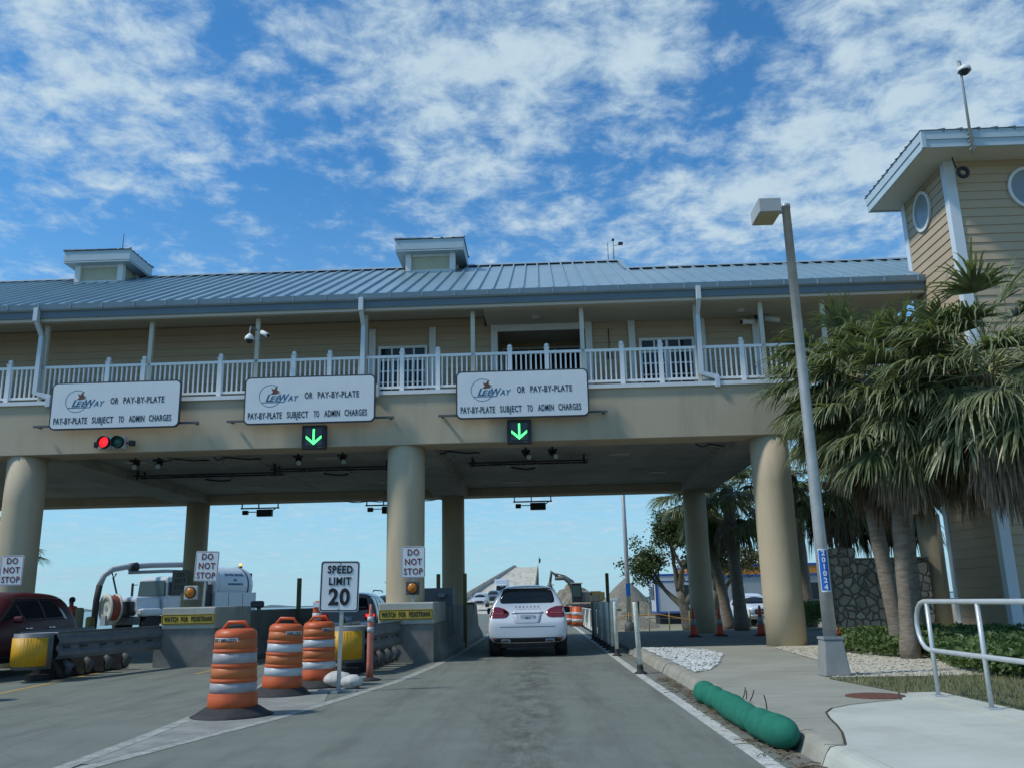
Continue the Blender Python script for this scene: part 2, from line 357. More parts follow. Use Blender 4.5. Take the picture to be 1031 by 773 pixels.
# far shore: a low line of land with trees and small pale houses
fs = MB()
pr = random.Random(3)
x = -2600
pts = []
while x < 2600:
    pts.append((x, 2300 + 60 * math.sin(x * .003), 1.0 + pr.random() * 3 + (pr.random() > .85) * 3)); x += pr.uniform(8, 30)
for i in range(len(pts) - 1):
    a, b = pts[i], pts[i + 1]; fs.add([(a[0], a[1], -1), (b[0], b[1], -1), (b[0], b[1], b[2]), (a[0], a[1], a[2]), (a[0], a[1] + 60, -1), (b[0], b[1] + 60, -1), (b[0], b[1] + 60, b[2]), (a[0], a[1] + 60, a[2])], [(0, 1, 2, 3), (3, 2, 6, 7), (5, 4, 7, 6)])
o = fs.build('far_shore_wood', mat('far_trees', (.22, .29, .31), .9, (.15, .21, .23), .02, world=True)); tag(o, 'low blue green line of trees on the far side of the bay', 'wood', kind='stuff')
sb = rectsheet(-2700, 2700, 2200, 2300, -.6); struct(sb, 'far_beach', mat('pale_sand', (.45, .46, .42), .9))
# kerb
kb = MB()
def kerbseg(y0, y1, x=2.2, zt=.15):
    prof = [(x - .04, -.02), (x + .01, .09), (x + .05, zt - .01), (x + .10, zt), (x + .17, zt), (x + .17, -.02)]
    n = max(2, int((y1 - y0) / .8)); vs_ = []
    for k in range(n + 1):
        y = y0 + (y1 - y0) * k / n
        for (px, pz) in prof: vs_.append((px + .012 * math.sin(y * 1.7), y, pz))
    m_ = len(prof); f = []
    for k in range(n):
        for j in range(m_ - 1): f.append((k * m_ + j, k * m_ + j + 1, (k + 1) * m_ + j + 1, (k + 1) * m_ + j))
    f += [tuple(range(m_)), tuple(n * m_ + j for j in range(m_))]
    kb.add(vs_, f)
yy = 8.32
while yy < 22.0: kerbseg(yy, min(yy + 3.04, 22.1)); yy += 3.05
kerbseg(22.1, 23.0, 2.2, .07)
struct(kb, 'kerb', M_kerb)
kb = MB(); kerbseg(7.45, 8.30); struct(kb, 'kerb', M_kerb, loc=(2.3, 7.5, 0))
kb = MB(); kerbseg(-6, 7.43); struct(kb, 'kerb', M_newc, loc=(2.3, 0, 0))
gt = MB(); gt.sheet([(1.98, -10), (2.17, -10), (2.17, 22), (1.98, 22)], .004); struct(gt, 'gutter_pan', mat('gutter_pan_concrete', (.20, .195, .165), .9, (.13, .125, .10), 2.2, world=True, extra=stain_extra((.06, .055, .04), .8, 3, (1, 1, 1))))
# sidewalk block: everything behind the kerb at +0.146, top layers above
wk = MB(); wk.box(2.365, 30, 7.42, 22.4, -.02, .146); struct(wk, 'sidewalk', M_walk)
wk = MB(); wk.box(2.3, 30, 22.405, 36, -.02, .06); struct(wk, 'driveway', mat('driveway_asphalt', (.17, .178, .158), .9, (.22, .225, .195), .7, world=True, bump=.3, bscale=60, extra=stain_extra((.07, .07, .062), .7, .6, (1, 1, 1))))
nc = MB(); nc.prism([(2.37, -6, .02), (4.62, -6, .02), (4.62, 8.2, .02), (4.55, 9.7, .02), (4.5, 10.9, .02), (4.22, 11.1, .02), (3.98, 10.42, .02), (3.6, 10.22, .02), (3.25, 10.0, .02), (3.0, 9.75, .02), (2.84, 9.42, .02), (2.74, 9.0, .02), (2.66, 8.55, .02), (2.56, 8.1, .02), (2.46, 7.75, .02), (2.37, 7.45, .02)], (0, 0, .132)); struct(nc, 'new_ramp', M_newc)
sm = MB()
P_ = [(4.5, 10.9), (4.22, 11.1), (3.98, 10.42), (3.6, 10.22), (3.25, 10.0), (3.0, 9.75), (2.84, 9.42), (2.74, 9.0), (2.66, 8.55), (2.56, 8.1), (2.46, 7.75), (2.37, 7.45), (2.2, 7.44)]
def ribbon(mb, pts, wd, z):
    for i in range(len(pts) - 1):
        a = Vector((*pts[i][:2], 0)); b = Vector((*pts[i + 1][:2], 0)); d = (b - a).normalized(); nrm = Vector((-d.y, d.x, 0)) * wd / 2
        mb.add([a - nrm + Vector((0, 0, z)), b - nrm + Vector((0, 0, z)), b + nrm + Vector((0, 0, z)), a + nrm + Vector((0, 0, z))], [(0, 1, 2, 3)])
ribbon(sm, P_, .02, .158); struct(sm, 'sidewalk_joint', mat('joint_dirt', (.05, .045, .03), .95))
fb = MB(); fb.box(4.28, 4.66, -6, 11.0, .02, .168); struct(fb, 'ramp_border', M_newc)
gr = MB(); gr.sheet([(4.67, -8), (12, -8), (12, 13.5), (5.6, 13.2), (4.05, 13.15), (4.3, 11.1), (4.67, 11.0)], .152); struct(gr, 'lawn_soil', mat('lawn_soil', (.085, .10, .045), .95, (.15, .14, .08), 3, world=True, bump=.6, bscale=50))
gv = MB(); gv.sheet([(5.35, 21.2), (4.95, 16.2), (4.15, 13.3), (5.6, 13.2), (12, 13.5), (12, 22.2), (6.2, 22.2)], .156); struct(gv, 'shell_bed', mat('crushed_shell', (.50, .47, .38), .9, (.62, .59, .49), 9, world=True, bump=1, bscale=50, extra=stain_extra((.26, .24, .17), .6, 5, (1, 1, 1))))
gv = MB(); gv.sheet([(2.42, 14.6), (2.75, 15.1), (3.2, 16.6), (3.75, 19.0), (3.65, 20.6), (3.0, 21.6), (2.42, 21.8)], .151); struct(gv, 'stone_bed', mat('stone_bed', (.33, .34, .30), .9, (.5, .51, .48), 14, world=True, bump=1, bscale=60))
# white stones lying in the bed: nobody could count them
st = MB(); pr = random.Random(11)
poly = [(2.42, 14.6), (2.75, 15.1), (3.2, 16.6), (3.75, 19.0), (3.65, 20.6), (3.0, 21.6), (2.42, 21.8)]
def inside(p, poly):
    c = False; j = len(poly) - 1
    for i in range(len(poly)):
        if (poly[i][1] > p[1]) != (poly[j][1] > p[1]) and p[0] < (poly[j][0] - poly[i][0]) * (p[1] - poly[i][1]) / (poly[j][1] - poly[i][1]) + poly[i][0]: c = not c
        j = i
    return c
def rock(mb, c, s, pr, fl=.6):
    p = [(0, 0, 1), (0, 0, -1)] + [(math.cos(k * PI / 2.5), math.sin(k * PI / 2.5), .1) for k in range(5)]
    e = Matrix.Rotation(pr.random() * 6, 3, 'Z') @ Matrix.Rotation(pr.uniform(-.5, .5), 3, 'X')
    v = [Vector(c) + e @ Vector((q[0] * s * pr.uniform(.6, 1.1), q[1] * s * pr.uniform(.6, 1.1), q[2] * s * fl * pr.uniform(.7, 1.1))) for q in p]
    mb.add(v, [(0, 2 + k, 2 + (k + 1) % 5) for k in range(5)] + [(1, 2 + (k + 1) % 5, 2 + k) for k in range(5)])
n = 0
while n < 1500:
    p = (pr.uniform(2.4, 3.8), pr.uniform(14.6, 21.8))
    if inside(p, poly): rock(st, (p[0], p[1], .165), pr.uniform(.02, .055), pr); n += 1
tag(st.build('white_stones', mat('white_stone', (.58, .60, .57), .8, (.42, .43, .40), 2, world=True), fixn=False), 'bed of loose white stones beside the kerb', 'stones', kind='stuff')
# crushed shell bits
st = MB(); n = 0; poly2 = [(5.35, 21.2), (4.95, 16.2), (4.15, 13.3), (5.6, 13.2), (8, 13.3), (9, 20.2)]
while n < 2600:
    p = (pr.uniform(4.1, 9), pr.uniform(13.1, 21.2))
    if inside(p, poly2): rock(st, (p[0], p[1], .162), pr.uniform(.012, .035), pr, .4); n += 1
tag(st.build('shell_gravel', mat('shell_bit', (.56, .53, .44), .85, (.40, .37, .28), 3, world=True), fixn=False), 'pale crushed shell gravel round the lamp base and under the hedge', 'gravel', kind='stuff')
# grass
gs = MB(); n = 0; poly3 = [(4.7, 6), (9, 6), (9, 13.4), (5.6, 13.2), (4.05, 13.15), (4.3, 11.1), (4.67, 11.0)]
while n < 9000:
    p = (pr.uniform(4, 8.5), pr.uniform(6, 13.4))
    if not inside(p, poly3): continue
    a = pr.random() * 6.28; h_ = pr.uniform(.03, .09); b = Vector((math.cos(a), math.sin(a), 0)) * .006; tl = Vector((pr.uniform(-.03, .03), pr.uniform(-.03, .03), h_)); q = Vector((p[0], p[1], .152))
    gs.add([q - b, q + b, q + tl], [(0, 1, 2)]); n += 1
tag(gs.build('grass', mat('lawn_grass', (.10, .14, .045), .7, (.22, .20, .09), 2, world=True), fixn=False), 'thin dry grass strip beside the new ramp', 'grass', kind='stuff')
# painted lines
def line(pts, wd, name='road_marking', mt=None, z=.004):
    a = MB(); n = len(pts); vs_ = []
    for i, p in enumerate(pts):
        q = pts[max(i - 1, 0)]; s = pts[min(i + 1, n - 1)]; d = Vector((s[0] - q[0], s[1] - q[1], 0)).normalized(); nr = Vector((-d.y, d.x, 0)) * wd / 2
        vs_ += [Vector((p[0], p[1], z)) - nr, Vector((p[0], p[1], z)) + nr]
    a.add(vs_, [(2 * i, 2 * i + 1, 2 * i + 3, 2 * i + 2) for i in range(n - 1)]); return struct(a, name, mt or M_paint)
line([(1.80, -8), (1.80, 8), (1.77, 12), (1.73, 16), (1.72, 22), (1.72, 34), (1.74, 42), (1.6, 60), (1.2, 76)], .15)
M_paint2 = mat('road_paint_worn', (.47, .48, .44), .75, (.36, .37, .34), 2, world=True, extra=paint_extra((.22, .23, .205), .42, .58))
line([(-4.28, 2), (-4.05, 6.5), (-3.91, 7.9), (-3.56, 9.54), (-3.2, 11.06), (-2.88, 13.07), (-2.5, 15.8), (-2.27, 19.5), (-2.16, 24), (-2.1, 34), (-2.1, 52)], .17, mt=M_paint2)
M_paint2 = mat('road_paint_worn', (.47, .48, .44), .75, (.36, .37, .34), 2, world=True, extra=paint_extra((.22, .23, .205), .42, .58))
line([(-4.35, 2), (-4.22, 6.5), (-4.10, 7.93), (-4.16, 9.5), (-4.25, 10.85), (-4.6, 15.0), (-4.98, 16.8), (-5.0, 20)], .16, z=.008, mt=M_paint2)
gw = MB(); gw.sheet([(-4.12, 8.1), (-3.95, 8.1), (-3.6, 9.6), (-3.25, 11.1), (-3.0, 12.7), (-3.4, 14.8), (-4.45, 14.0), (-4.22, 10.8)], .0055)
struct(gw, 'gore_marking', mat('gore_worn_paint', (.29, .30, .27), .85, (.20, .21, .185), 2.3, world=True, extra=stain_extra((.13, .13, .115), .9, 2.6, (1, 1, 1))))
line([(-8.55, 2), (-8.6, 9), (-8.75, 13.5), (-9.0, 15.5), (-9.25, 17.6), (-9.5, 19.5)], .12, mt=M_payel)
line([(-7.05, 18.6), (-7.05, 24), (-7.05, 34)], .12, mt=M_payel)
# debris in the gutter
db = MB(); pr = random.Random(5)
for i in range(420):
    y = pr.uniform(6.5, 15.5); xx = 2.10 - abs(pr.gauss(0, .11)); 
    if pr.random() < .5: rock(db, (xx, y, .012), pr.uniform(.006, .022), pr, .5)
    else:
        a = pr.random() * PI; d = Vector((math.cos(a), math.sin(a), 0)) * pr.uniform(.03, .12); db.tube([Vector((xx, y, .014)) - d, Vector((xx, y, .02 + pr.random() * .02)), Vector((xx, y, .014)) + d], .004, 4)
for i in range(160):
    rock(db, (pr.uniform(-4.3, -2.6), pr.uniform(15.5, 21), .006), pr.uniform(.005, .018), pr, .5)
tag(db.build('gutter_litter', mat('dry_litter', (.20, .15, .09), .9, (.10, .08, .05), 6, world=True), fixn=False), 'dry twigs, seed pods and grit lying along the kerb', 'litter', kind='stuff')

# ================================================================== TOLL PLAZA BUILDING
BL = thing('toll_plaza_building', 'long tan toll building on round columns with blue grey metal roof and white balcony railing', 'building', (-2, 21.5, 0))
XL, XR = -26.0, 6.55
def clap(mb, a, b, z0, z1, c=.2, out=None, thick=.022, skip=None):   # lapped siding between two points; out = outward normal
    a = Vector((*a, 0)); b = Vector((*b, 0)); o = Vector((*out, 0)); z = z0
    while z < z1 - .001:
        zt = min(z + c, z1)
        mb.add([a + o * thick + Vector((0, 0, z)), b + o * thick + Vector((0, 0, z)), b + Vector((0, 0, zt)), a + Vector((0, 0, zt))], [(0, 1, 2, 3)])
        mb.add([a + Vector((0, 0, z)), b + Vector((0, 0, z)), b + o * thick + Vector((0, 0, z)), a + o * thick + Vector((0, 0, z))], [(0, 1, 2, 3)])
        z = zt
# columns
def column(x, y, r_):
    a = MB(); a.lathe((x, y, 0), [(r_, .0), (r_, 1.3), (r_ * .997, 2.6), (r_, 4.0), (r_, 5.3)], 40); return a.build('column', M_colm, BL)
for x, y in ((5.85, 22.0), (-3.28, 22.0), (-13.1, 22.0)): column(x, y, .47)
for x, y in ((5.75, 33.0), (-3.25, 33.0), (-12.95, 33.0)): column(x, y, .42)
column(-22.8, 22, .47); column(-22.7, 33, .42)
a = MB()
a.box(XL, XR, 21.5, 22.35, 5.14, 6.50)                      # front beam
a.box(XL, XR, 32.7, 33.6, 5.14, 6.3)                        # rear beam
a.build('edge_beam', M_stuc, BL, bevel=.015)
a = MB(); a.box(XL, XR - .003, 22.353, 32.697, 5.42, 6.42)
for x in (5.85, -3.28, -13.1, -22.8): a.box(x - .62, x + .62, 22.353, 32.697, 5.16, 5.418)
a.box(1.0, 1.04, 22.36, 32.69, 5.40, 5.42); a.box(-8.1, -8.06, 22.36, 32.69, 5.40, 5.42)
a.build('deck_slab', M_under, BL)
a = MB(); a.box(XL, XR + .04, 21.44, 21.5, 6.42, 6.52); a.build('deck_edge_trim', M_white, BL)
a = MB(); a.box(XR, 9.88, 21.9, 23.4, 5.95, 6.4); a.build('footbridge_slab', M_stuc, BL)
# walls of the upper storey
a = MB()
clap(a, (XL, 22.9), (-1.3, 22.9), 6.42, 8.85, .2, (0, -1))
clap(a, (-1.3, 22.9), (-.95, 22.9), 6.42, 8.6, .2, (0, -1)); clap(a, (1.45, 22.9), (6.0, 22.9), 6.42, 8.6, .2, (0, -1))
clap(a, (-.95, 24.7), (1.45, 24.7), 6.42, 8.8, .2, (0, -1))
a.quad((-.95, 22.9, 6.42), (-.95, 24.7, 6.42), (-.95, 24.7, 8.8), (-.95, 22.9, 8.8)); a.quad((1.45, 22.9, 6.42), (1.45, 24.7, 6.42), (1.45, 24.7, 8.8), (1.45, 22.9, 8.8))
clap(a, (6.0, 33.0), (6.0, 22.9), 6.42, 8.8, .2, (1, 0)); a.quad((XL, 33, 6.42), (6, 33, 6.42), (6, 33, 8.8), (XL, 33, 8.8))
a.quad((XL, 22.9, 6.42), (XL, 33, 6.42), (XL, 33, 8.8), (XL, 22.9, 8.8))
a.build('wall', M_side, BL, fixn=False)
a = MB(); a.box(XL - .2, -1.2, 21.40, 22.95, 8.86, 8.90); a.box(-1.2, 9.86, 21.40, 24.9, 8.60, 8.64); a.box(-1.24, -1.2, 21.40, 22.9, 8.60, 8.9)
a.box(XL, 9.86, 24.95, 34.0, 8.72, 8.78)
a.build('soffit', M_soff, BL)
# windows
def pane_window(x0, x1, z0, z1, y, nx, nz, fw_=.07, tr=.045, d=.06):
    f = MB(); f.box(x0 - fw_, x0, y - d, y + .02, z0, z1 + fw_); f.box(x1, x1 + fw_, y - d, y + .02, z0, z1 + fw_); f.box(x0, x1, y - d, y + .02, z1, z1 + fw_); f.box(x0, x1, y - d, y + .02, z0 - .02, z0 + .05)
    for i in range(1, nx): xx = x0 + (x1 - x0) * i / nx; w_ = tr / 2 * (1.6 if nx == 4 and i == 2 else 1); f.box(xx - w_, xx + w_, y - d * .7, y + .01, z0 + .05, z1)
    for j in range(1, nz): zz_ = z0 + (z1 - z0) * j / nz; f.box(x0, x1, y - d * .6, y, zz_ - tr / 2, zz_ + tr / 2)
    fo = f.build('window_frame', M_white, BL); g_ = MB(); g_.box(x0, x1, y - .02, y + .03, z0 + .05, z1); g_.build('pane', M_glass, fo); return fo
pane_window(-4.13, -2.93, 6.46, 8.02, 22.87, 4, 5)
pane_window(2.93, 4.27, 6.46, 8.02, 22.87, 4, 5)
pane_window(-.85, 1.35, 6.46, 8.40, 24.67, 3, 2)
for x in (-4.37, -2.72): a = MB(); a.box(x - .09, x + .09, 22.82, 22.9, 6.42, 8.6); a.build('pilaster', M_white, BL)
for x in (-1.04, 1.52, 2.68, 4.56, 6.0): a = MB(); a.box(x - .09, x + .09, 22.82, 22.9, 6.42, 8.6); a.build('pilaster', M_white, BL)
a = MB(); a.box(-.95, 1.43, 22.84, 22.9, 8.42, 8.6); a.build('lintel_board', M_white, BL)
# roof posts
for x in (-21.1, -18.3, -15.5, -12.72, -9.93, -7.12, -4.3, -1.52, 1.28, 4.19, 5.84, 7.4):
    a = MB(); a.box(x - .055, x + .055, 21.55, 21.66, 6.5, 8.6); a.build('roof_post', mat('post_paint', (.55, .54, .46), .6), BL, bevel=.008)
# railing
a = MB(); x1 = XR + .35
a.box(XL, x1, 21.55, 21.63, 7.40, 7.47); a.box(XL, x1, 21.56, 21.62, 6.60, 6.66)
x = XL
while x < x1: a.box(x - .019, x + .019, 21.571, 21.609, 6.66, 7.40); x += .126
a.box(x1, x1 + .06, 21.63, 22.8, 7.40, 7.47); a.box(x1, x1 + .06, 21.63, 22.8, 6.60, 6.66)
for k in range(9): a.box(x1 + .01, x1 + .05, 21.7 + k * .126, 21.74 + k * .126, 6.66, 7.4)
a.build('railing', M_rail, BL)
for x in (-16.5, -13.6, -11.0, -10.06, -8.05, -7.12 + .0, -6.14, -5.21, -3.34, -2.42, -.58, .36, 2.26, 3.24, 5.28, 6.9):
    if x == -7.12: continue
    a = MB(); a.box(x - .055, x + .055, 21.53, 21.65, 6.5, 7.52); a.box(x - .07, x + .07, 21.515, 21.665, 7.52, 7.55); a.ball((x, 21.59, 7.61), .065, 8); a.build('railing_post', M_rail, BL)
# roof
EZ, EY, SL = 8.98, 21.18, .5
def rz_(y): return EZ + .02 + (y - EY) * SL
a = MB()
RY, RZ = 27.5, rz_(27.5); LY = 25.05; LZ = rz_(LY)
a.add([(XL - .5, EY, EZ + .02), (2.9, EY, EZ + .02), (2.9, RY, RZ), (XL - .5, RY, RZ)], [(0, 1, 2, 3)])
a.add([(2.9, EY, EZ + .02), (9.86, EY, EZ + .02), (11.3, LY, LZ), (2.9, LY, LZ)], [(0, 1, 2, 3)])
a.add([(XL - .5, 33.95, EZ + .02), (2.9, 33.95, EZ + .02), (2.9, RY, RZ), (XL - .5, RY, RZ)], [(0, 1, 2, 3)])
a.add([(2.9, 29.0, EZ), (9.86, 29.0, EZ), (9.86, LY, LZ), (2.9, LY, LZ)], [(0, 1, 2, 3)])
a.add([(2.9, LY, LZ), (2.9, RY, RZ), (2.9, 33.95, EZ), (2.9, 29, EZ)], [(0, 1, 2, 3)])
def seam(x, y0, y1, w_=.022, h_=.065):
    if x > 9.8: y0 = EY + (x - 9.8) / 1.5 * (LY - EY)
    z0, z1 = rz_(y0), rz_(y1)
    a.add([(x - w_, y0, z0), (x + w_, y0, z0), (x + w_, y0, z0 + h_), (x - w_, y0, z0 + h_), (x - w_, y1, z1), (x + w_, y1, z1), (x + w_, y1, z1 + h_), (x - w_, y1, z1 + h_)], [(0, 1, 2, 3), (4, 5, 6, 7), (0, 3, 7, 4), (1, 2, 6, 5), (3, 2, 6, 7)])
x = XL
while x < 11.0:
    seam(x, EY, RY if x < 2.9 else LY); x += .385
a.add([(2.93, LY - .1, LZ), (2.93, RY + .02, RZ + .1), (2.80, RY + .02, RZ + .1), (2.80, LY - .1, LZ)], [(0, 1, 2, 3)])
a.build('roof', M_roof, BL, fixn=False)
a = MB()
a.prism([(XL - .5, RY - .22, RZ - .04), (XL - .5, RY, RZ + .09), (XL - .5, RY + .22, RZ - .04)], (XL * -1 + .5 + 2.93, 0, 0)); 
a.prism([(2.93, LY - .2, LZ - .03), (2.93, LY, LZ + .085), (2.93, LY + .2, LZ - .03)], (8.3, 0, 0))
for k in range(96):
    x = XL + .19 + k * .385
    if 1: continue
    if x < 2.8: a.box(x - .1, x + .1, RY - .235, RY - .1, RZ - .06, RZ + .04)
    elif x < 11.0: a.box(x - .1, x + .1, LY - .235, LY - .1, LZ - .06, LZ + .035)
a.build('ridge_cap', M_gut, BL)
a = MB(); a.prism([(XL - .5, EY - .02, 8.84), (XL - .5, EY - .07, 8.87), (XL - .5, EY - .10, 9.0), (XL - .5, EY + .02, 9.0), (XL - .5, EY + .02, 8.84)], (9.9 - XL + .5, 0, 0))
x = XL
while x < 9.8: a.box(x - .012, x + .012, EY - .11, EY + .02, 8.86, 9.012); x += .83
a.build('gutter', M_gut, BL)
a = MB(); a.box(XL - .5, 9.88, EY + .023, EY + .06, 8.66, 8.98); a.build('fascia', M_fasc, BL)
a = MB(); a.box(XL - .5, 9.88, EY + .063, EY + .20, 8.58, 8.68); a.build('fascia_trim', M_soff, BL)
def downspout(x):
    a = MB(); a.box(x - .06, x + .06, 21.06, 21.2, 8.55, 8.9)
    a.prism([(x - .055, 21.08, 8.58), (x - .055, 21.2, 8.58), (x - .055, 21.53, 8.25), (x - .055, 21.41, 8.25)], (.11, 0, 0))
    a.box(x - .055, x + .055, 21.41, 21.52, 6.72, 8.3)
    a.prism([(x - .055, 21.41, 6.72), (x + .055, 21.41, 6.76), (x + .42, 21.41, 6.68), (x + .42, 21.41, 6.57), (x + .3, 21.41, 6.57)], (0, .11, 0)); a.box(x + .31, x + .43, 21.405, 21.53, 6.36, 6.64)
    a.build('downspout', mat('downspout_paint', (.55, .62, .66), .4), BL, bevel=.008)
for x in (-21.1, -12.78, -4.33, 4.22): downspout(x)
# cupolas
def cupola(x, y):
    c = MB(); z = rz_(y) - .38
    c.box(x - .78, x + .78, y - .60, y + .60, z - 1.0, z + .16)
    co = c.build('cupola', M_wfas, BL, bevel=.01)
    c = MB(); c.box(x - .70, x + .70, y - .51, y + .51, z + .16, z + .74); c.build('cupola_body', mat('cupola_panel', (.50, .48, .34), .6, (.44, .42, .30), 2), co)
    for sx in (-1, 1):
        for sy in (-1, 1): c = MB(); c.box(x + sx * .70 - .09, x + sx * .70 + .09, y + sy * .52 - .09, y + sy * .52 + .09, z + .16, z + .74); c.build('corner_board', M_white, co)
    c = MB(); c.box(x - .6, x + .6, y - .55, y - .512, z + .66, z + .74); c.build('panel_frame', M_white, co); c = MB(); c.box(x - .6, x + .6, y - .55, y - .512, z + .16, z + .21); c.build('panel_frame', M_white, co)
    c = MB(); e = 1.08; zt = z + 1.14
    d_ = .82; c.box(x - e, x + e, y - d_, y + d_, z + .74, z + .78); c.box(x - e, x + e, y - d_, y + d_, z + .80, zt)
    c.build('cupola_fascia', M_wfas, co, bevel=.006)
    c = MB(); e += .03; d_ += .03; ap = (x, y, zt + .36)
    cs = [(x - e, y - d_, zt), (x + e, y - d_, zt), (x + e, y + d_, zt), (x - e, y + d_, zt)]
    for i in range(4):
        p, q = Vector(cs[i]), Vector(cs[(i + 1) % 4]); c.add([p, q, ap], [(0, 1, 2)]); mid_ = (p + q) / 2
        for k in range(1, 6):
            s_ = p.lerp(q, k / 6); t = 1 - abs(k / 6 - .5) * 2; e_ = s_ + (Vector(ap) - mid_) * t
            c.tube([s_ + Vector((0, 0, .02)), e_ + Vector((0, 0, .02))], .022, 4)
        c.tube([p + Vector((0, 0, .02)), ap], .04, 5)
    c.build('cupola_roof', mat('weathered_roof_metal', (.16, .20, .24), .5, (.30, .34, .36), 3, metal=.3), co, fixn=False)
cupola(-14.0, 26.8); cupola(-3.2, 26.6)
a = MB(); a.cyl((-13.6, 26.8, 12.9), (-13.6, 26.8, 13.5), .012, n=6); a.build('lightning_rod', M_dgrey, BL)
a = MB(); a.cyl((2.55, 27.5, 12.1), (2.55, 27.5, 12.85), .012, n=6); a.build('lightning_rod', M_dgrey, BL)
a = MB(); a.box(2.0, 2.12, 22.76, 22.84, 7.55, 7.72); a.tube([(2.06, 22.85, 7.72), (2.06, 22.86, 8.4)], .012, 5); a.build('wall_lantern', M_rust, BL)
for x in (.1, 5.5): a = MB(); a.cyl((x, 22.2, 8.57), (x, 22.2, 8.60), .1, n=16); a.build('soffit_light', M_white, BL)
# ceiling clutter that belongs to the building: trays, conduits, hooks
def tray(x0, x1, y):
    a = MB(); a.box(x0, x1, y, y + .05, 5.22, 5.27); a.box(x0, x1, y + .45, y + .5, 5.22, 5.27)
    k = x0
    while k < x1: a.box(k, k + .03, y + .05, y + .45, 5.23, 5.25); k += .5
    for k in (x0 + .1, x1 - .15): a.box(k, k + .05, y, y + .05, 5.27, 5.42); a.box(k, k + .05, y - .05, y - .0, 5.12, 5.45); a.box(k, k + .05, y + .45, y + .5, 5.27, 5.42)
    a.build('cable_tray', M_dark, BL)
    a = MB(); xm = (x0 + x1) / 2
    a.tube([(xm - .2 + .4 * math.cos(t), y + 1.5 + .15 * math.sin(2 * t), 5.33 - .08 * math.sin(t)) for t in [k * PI / 10 for k in range(-2, 13)]], .03, 6)
    a.tube([(x0 + .4, y + .9, 5.38), (xm - .6, y + .95, 5.33), (xm, y + 1.2, 5.38)], .025, 6); a.build('cable_loop', M_dark, BL)
    a = MB(); a.box(xm - .7, xm + .25, y + .9, y + 1.7, 5.30, 5.418); a.build('junction_box', M_grey, BL)
tray(-12.3, -7.8, 26.2); tray(-7.9, -4.3, 25.6); tray(-2.0, 1.5, 25.4)
for x in (-10.25, -8.75, -2.5, 4.7):
    a = MB(); a.tube([(x, 24, 5.42), (x, 24, 5.2)] + [(x + .12 - .12 * math.cos(t), 24, 5.2 - .12 * math.sin(t)) for t in (.5, 1, 1.57, 2.1, 2.7, 3.1)] + [(x + .24, 24, 5.26)], .022, 6); a.build('conduit_hook', M_grey, BL)
    a = MB(); a.tube([(x - .3, 24.1, 5.4), (x - .15, 24.0, 5.3), (x + .1, 24.05, 5.38), (x + .5, 24.4, 5.37), (x + .9, 24.6, 5.41)], .02, 5); a.build('ceiling_cable', M_dark, BL)
for (x, y) in ((-11.5, 24.6), (-6.0, 24.8), (-5.2, 30), (-10, 30.5), (2.4, 25.5), (-1, 31), (4, 29.5)):
    a = MB(); a.box(x - .3, x + .3, y - .12, y + .12, 5.385, 5.419); a.build('ceiling_light', mat('lamp_lens', (.45, .44, .38), .5), BL)
a = MB(); a.tube([(-7.3 + k * .25, 33.0, 5.10 - .06 * abs(math.sin(k * .9))) for k in range(17)], .018, 5); a.build('rear_cable', M_dark, BL)
BL.rotation_euler = (0, 0, -.010)

# ================================================================== TOWER
TW = thing('tower_building', 'tan lapped siding tower with oval windows and overhanging roof at the right edge', 'building', (12.5, 22, 0))
TX, TY0, TY1, TX1, TZ = 9.9, 19.3, 21.75, 15.5, 11.25
a = MB(); clap(a, (TX, TY1), (TX, TY0), .1, TZ, .215, (-1, 0)); clap(a, (TX, TY0), (TX1, TY0), .1, TZ, .215, (0, -1)); clap(a, (TX1, TY0), (TX1, TY1), .1, TZ, .215, (1, 0)); clap(a, (TX1, TY1), (TX, TY1), .1, TZ, .215, (0, 1))
a.build('wall', M_side, TW, fixn=False)
for (x, y, sx, sy) in ((TX, TY0, -1, -1), (TX, TY1, -1, 1), (TX1, TY0, 1, -1)):
    a = MB(); a.box(min(x + sx * .045, x - sx * .19), max(x + sx * .045, x - sx * .19), min(y + sy * .045, y), max(y + sy * .045, y), .1, TZ)
    a.box(min(x + sx * .045, x), max(x + sx * .045, x), min(y, y - sy * .16), max(y, y - sy * .16), .1, TZ); a.build('corner_board', mat('corner_board_paint', (.62, .68, .72), .5), TW)
ex, ey0, ey1, eX = 9.08, 18.5, 22.0, 16.3
a = MB(); a.box(ex + .02, eX - .02, ey0 + .02, ey1 - .02, 11.2, 11.235); a.build('soffit', mat('tower_soffit', (.58, .56, .48), .7), TW)
a = MB()
a.prism([(ex, ey0, 11.17), (ex, ey0, 11.36), (ex - .025, ey0, 11.36), (ex - .025, ey0, 11.58), (ex + .05, ey0, 11.58), (ex + .05, ey0, 11.17)], (0, ey1 - ey0, 0))
a.prism([(ex - .025, ey0, 11.17), (ex - .025, ey0, 11.36), (ex - .025, ey0 - .025, 11.36), (ex - .025, ey0 - .025, 11.58), (ex - .025, ey0 + .05, 11.58), (ex - .025, ey0 + .05, 11.17)], (eX - ex + .05, 0, 0))
a.box(eX - .05, eX, ey0 + .05, ey1, 11.17, 11.58); a.box(ex + .05, eX - .05, ey1 - .05, ey1, 11.17, 11.58)
a.box(ex - .03, ex + .06, ey0 - .03, ey0 + .06, 11.165, 11.585); a.build('fascia', M_wfas, TW)
a = MB(); e = .05; cs = [(ex - e, ey0 - e, 11.59), (eX + e, ey0 - e, 11.59), (eX + e, ey1 + e, 11.59), (ex - e, ey1 + e, 11.59)]; t0 = (ex + 1.9, 20.25, 12.4); t1 = (eX - 1.9, 20.25, 12.4)
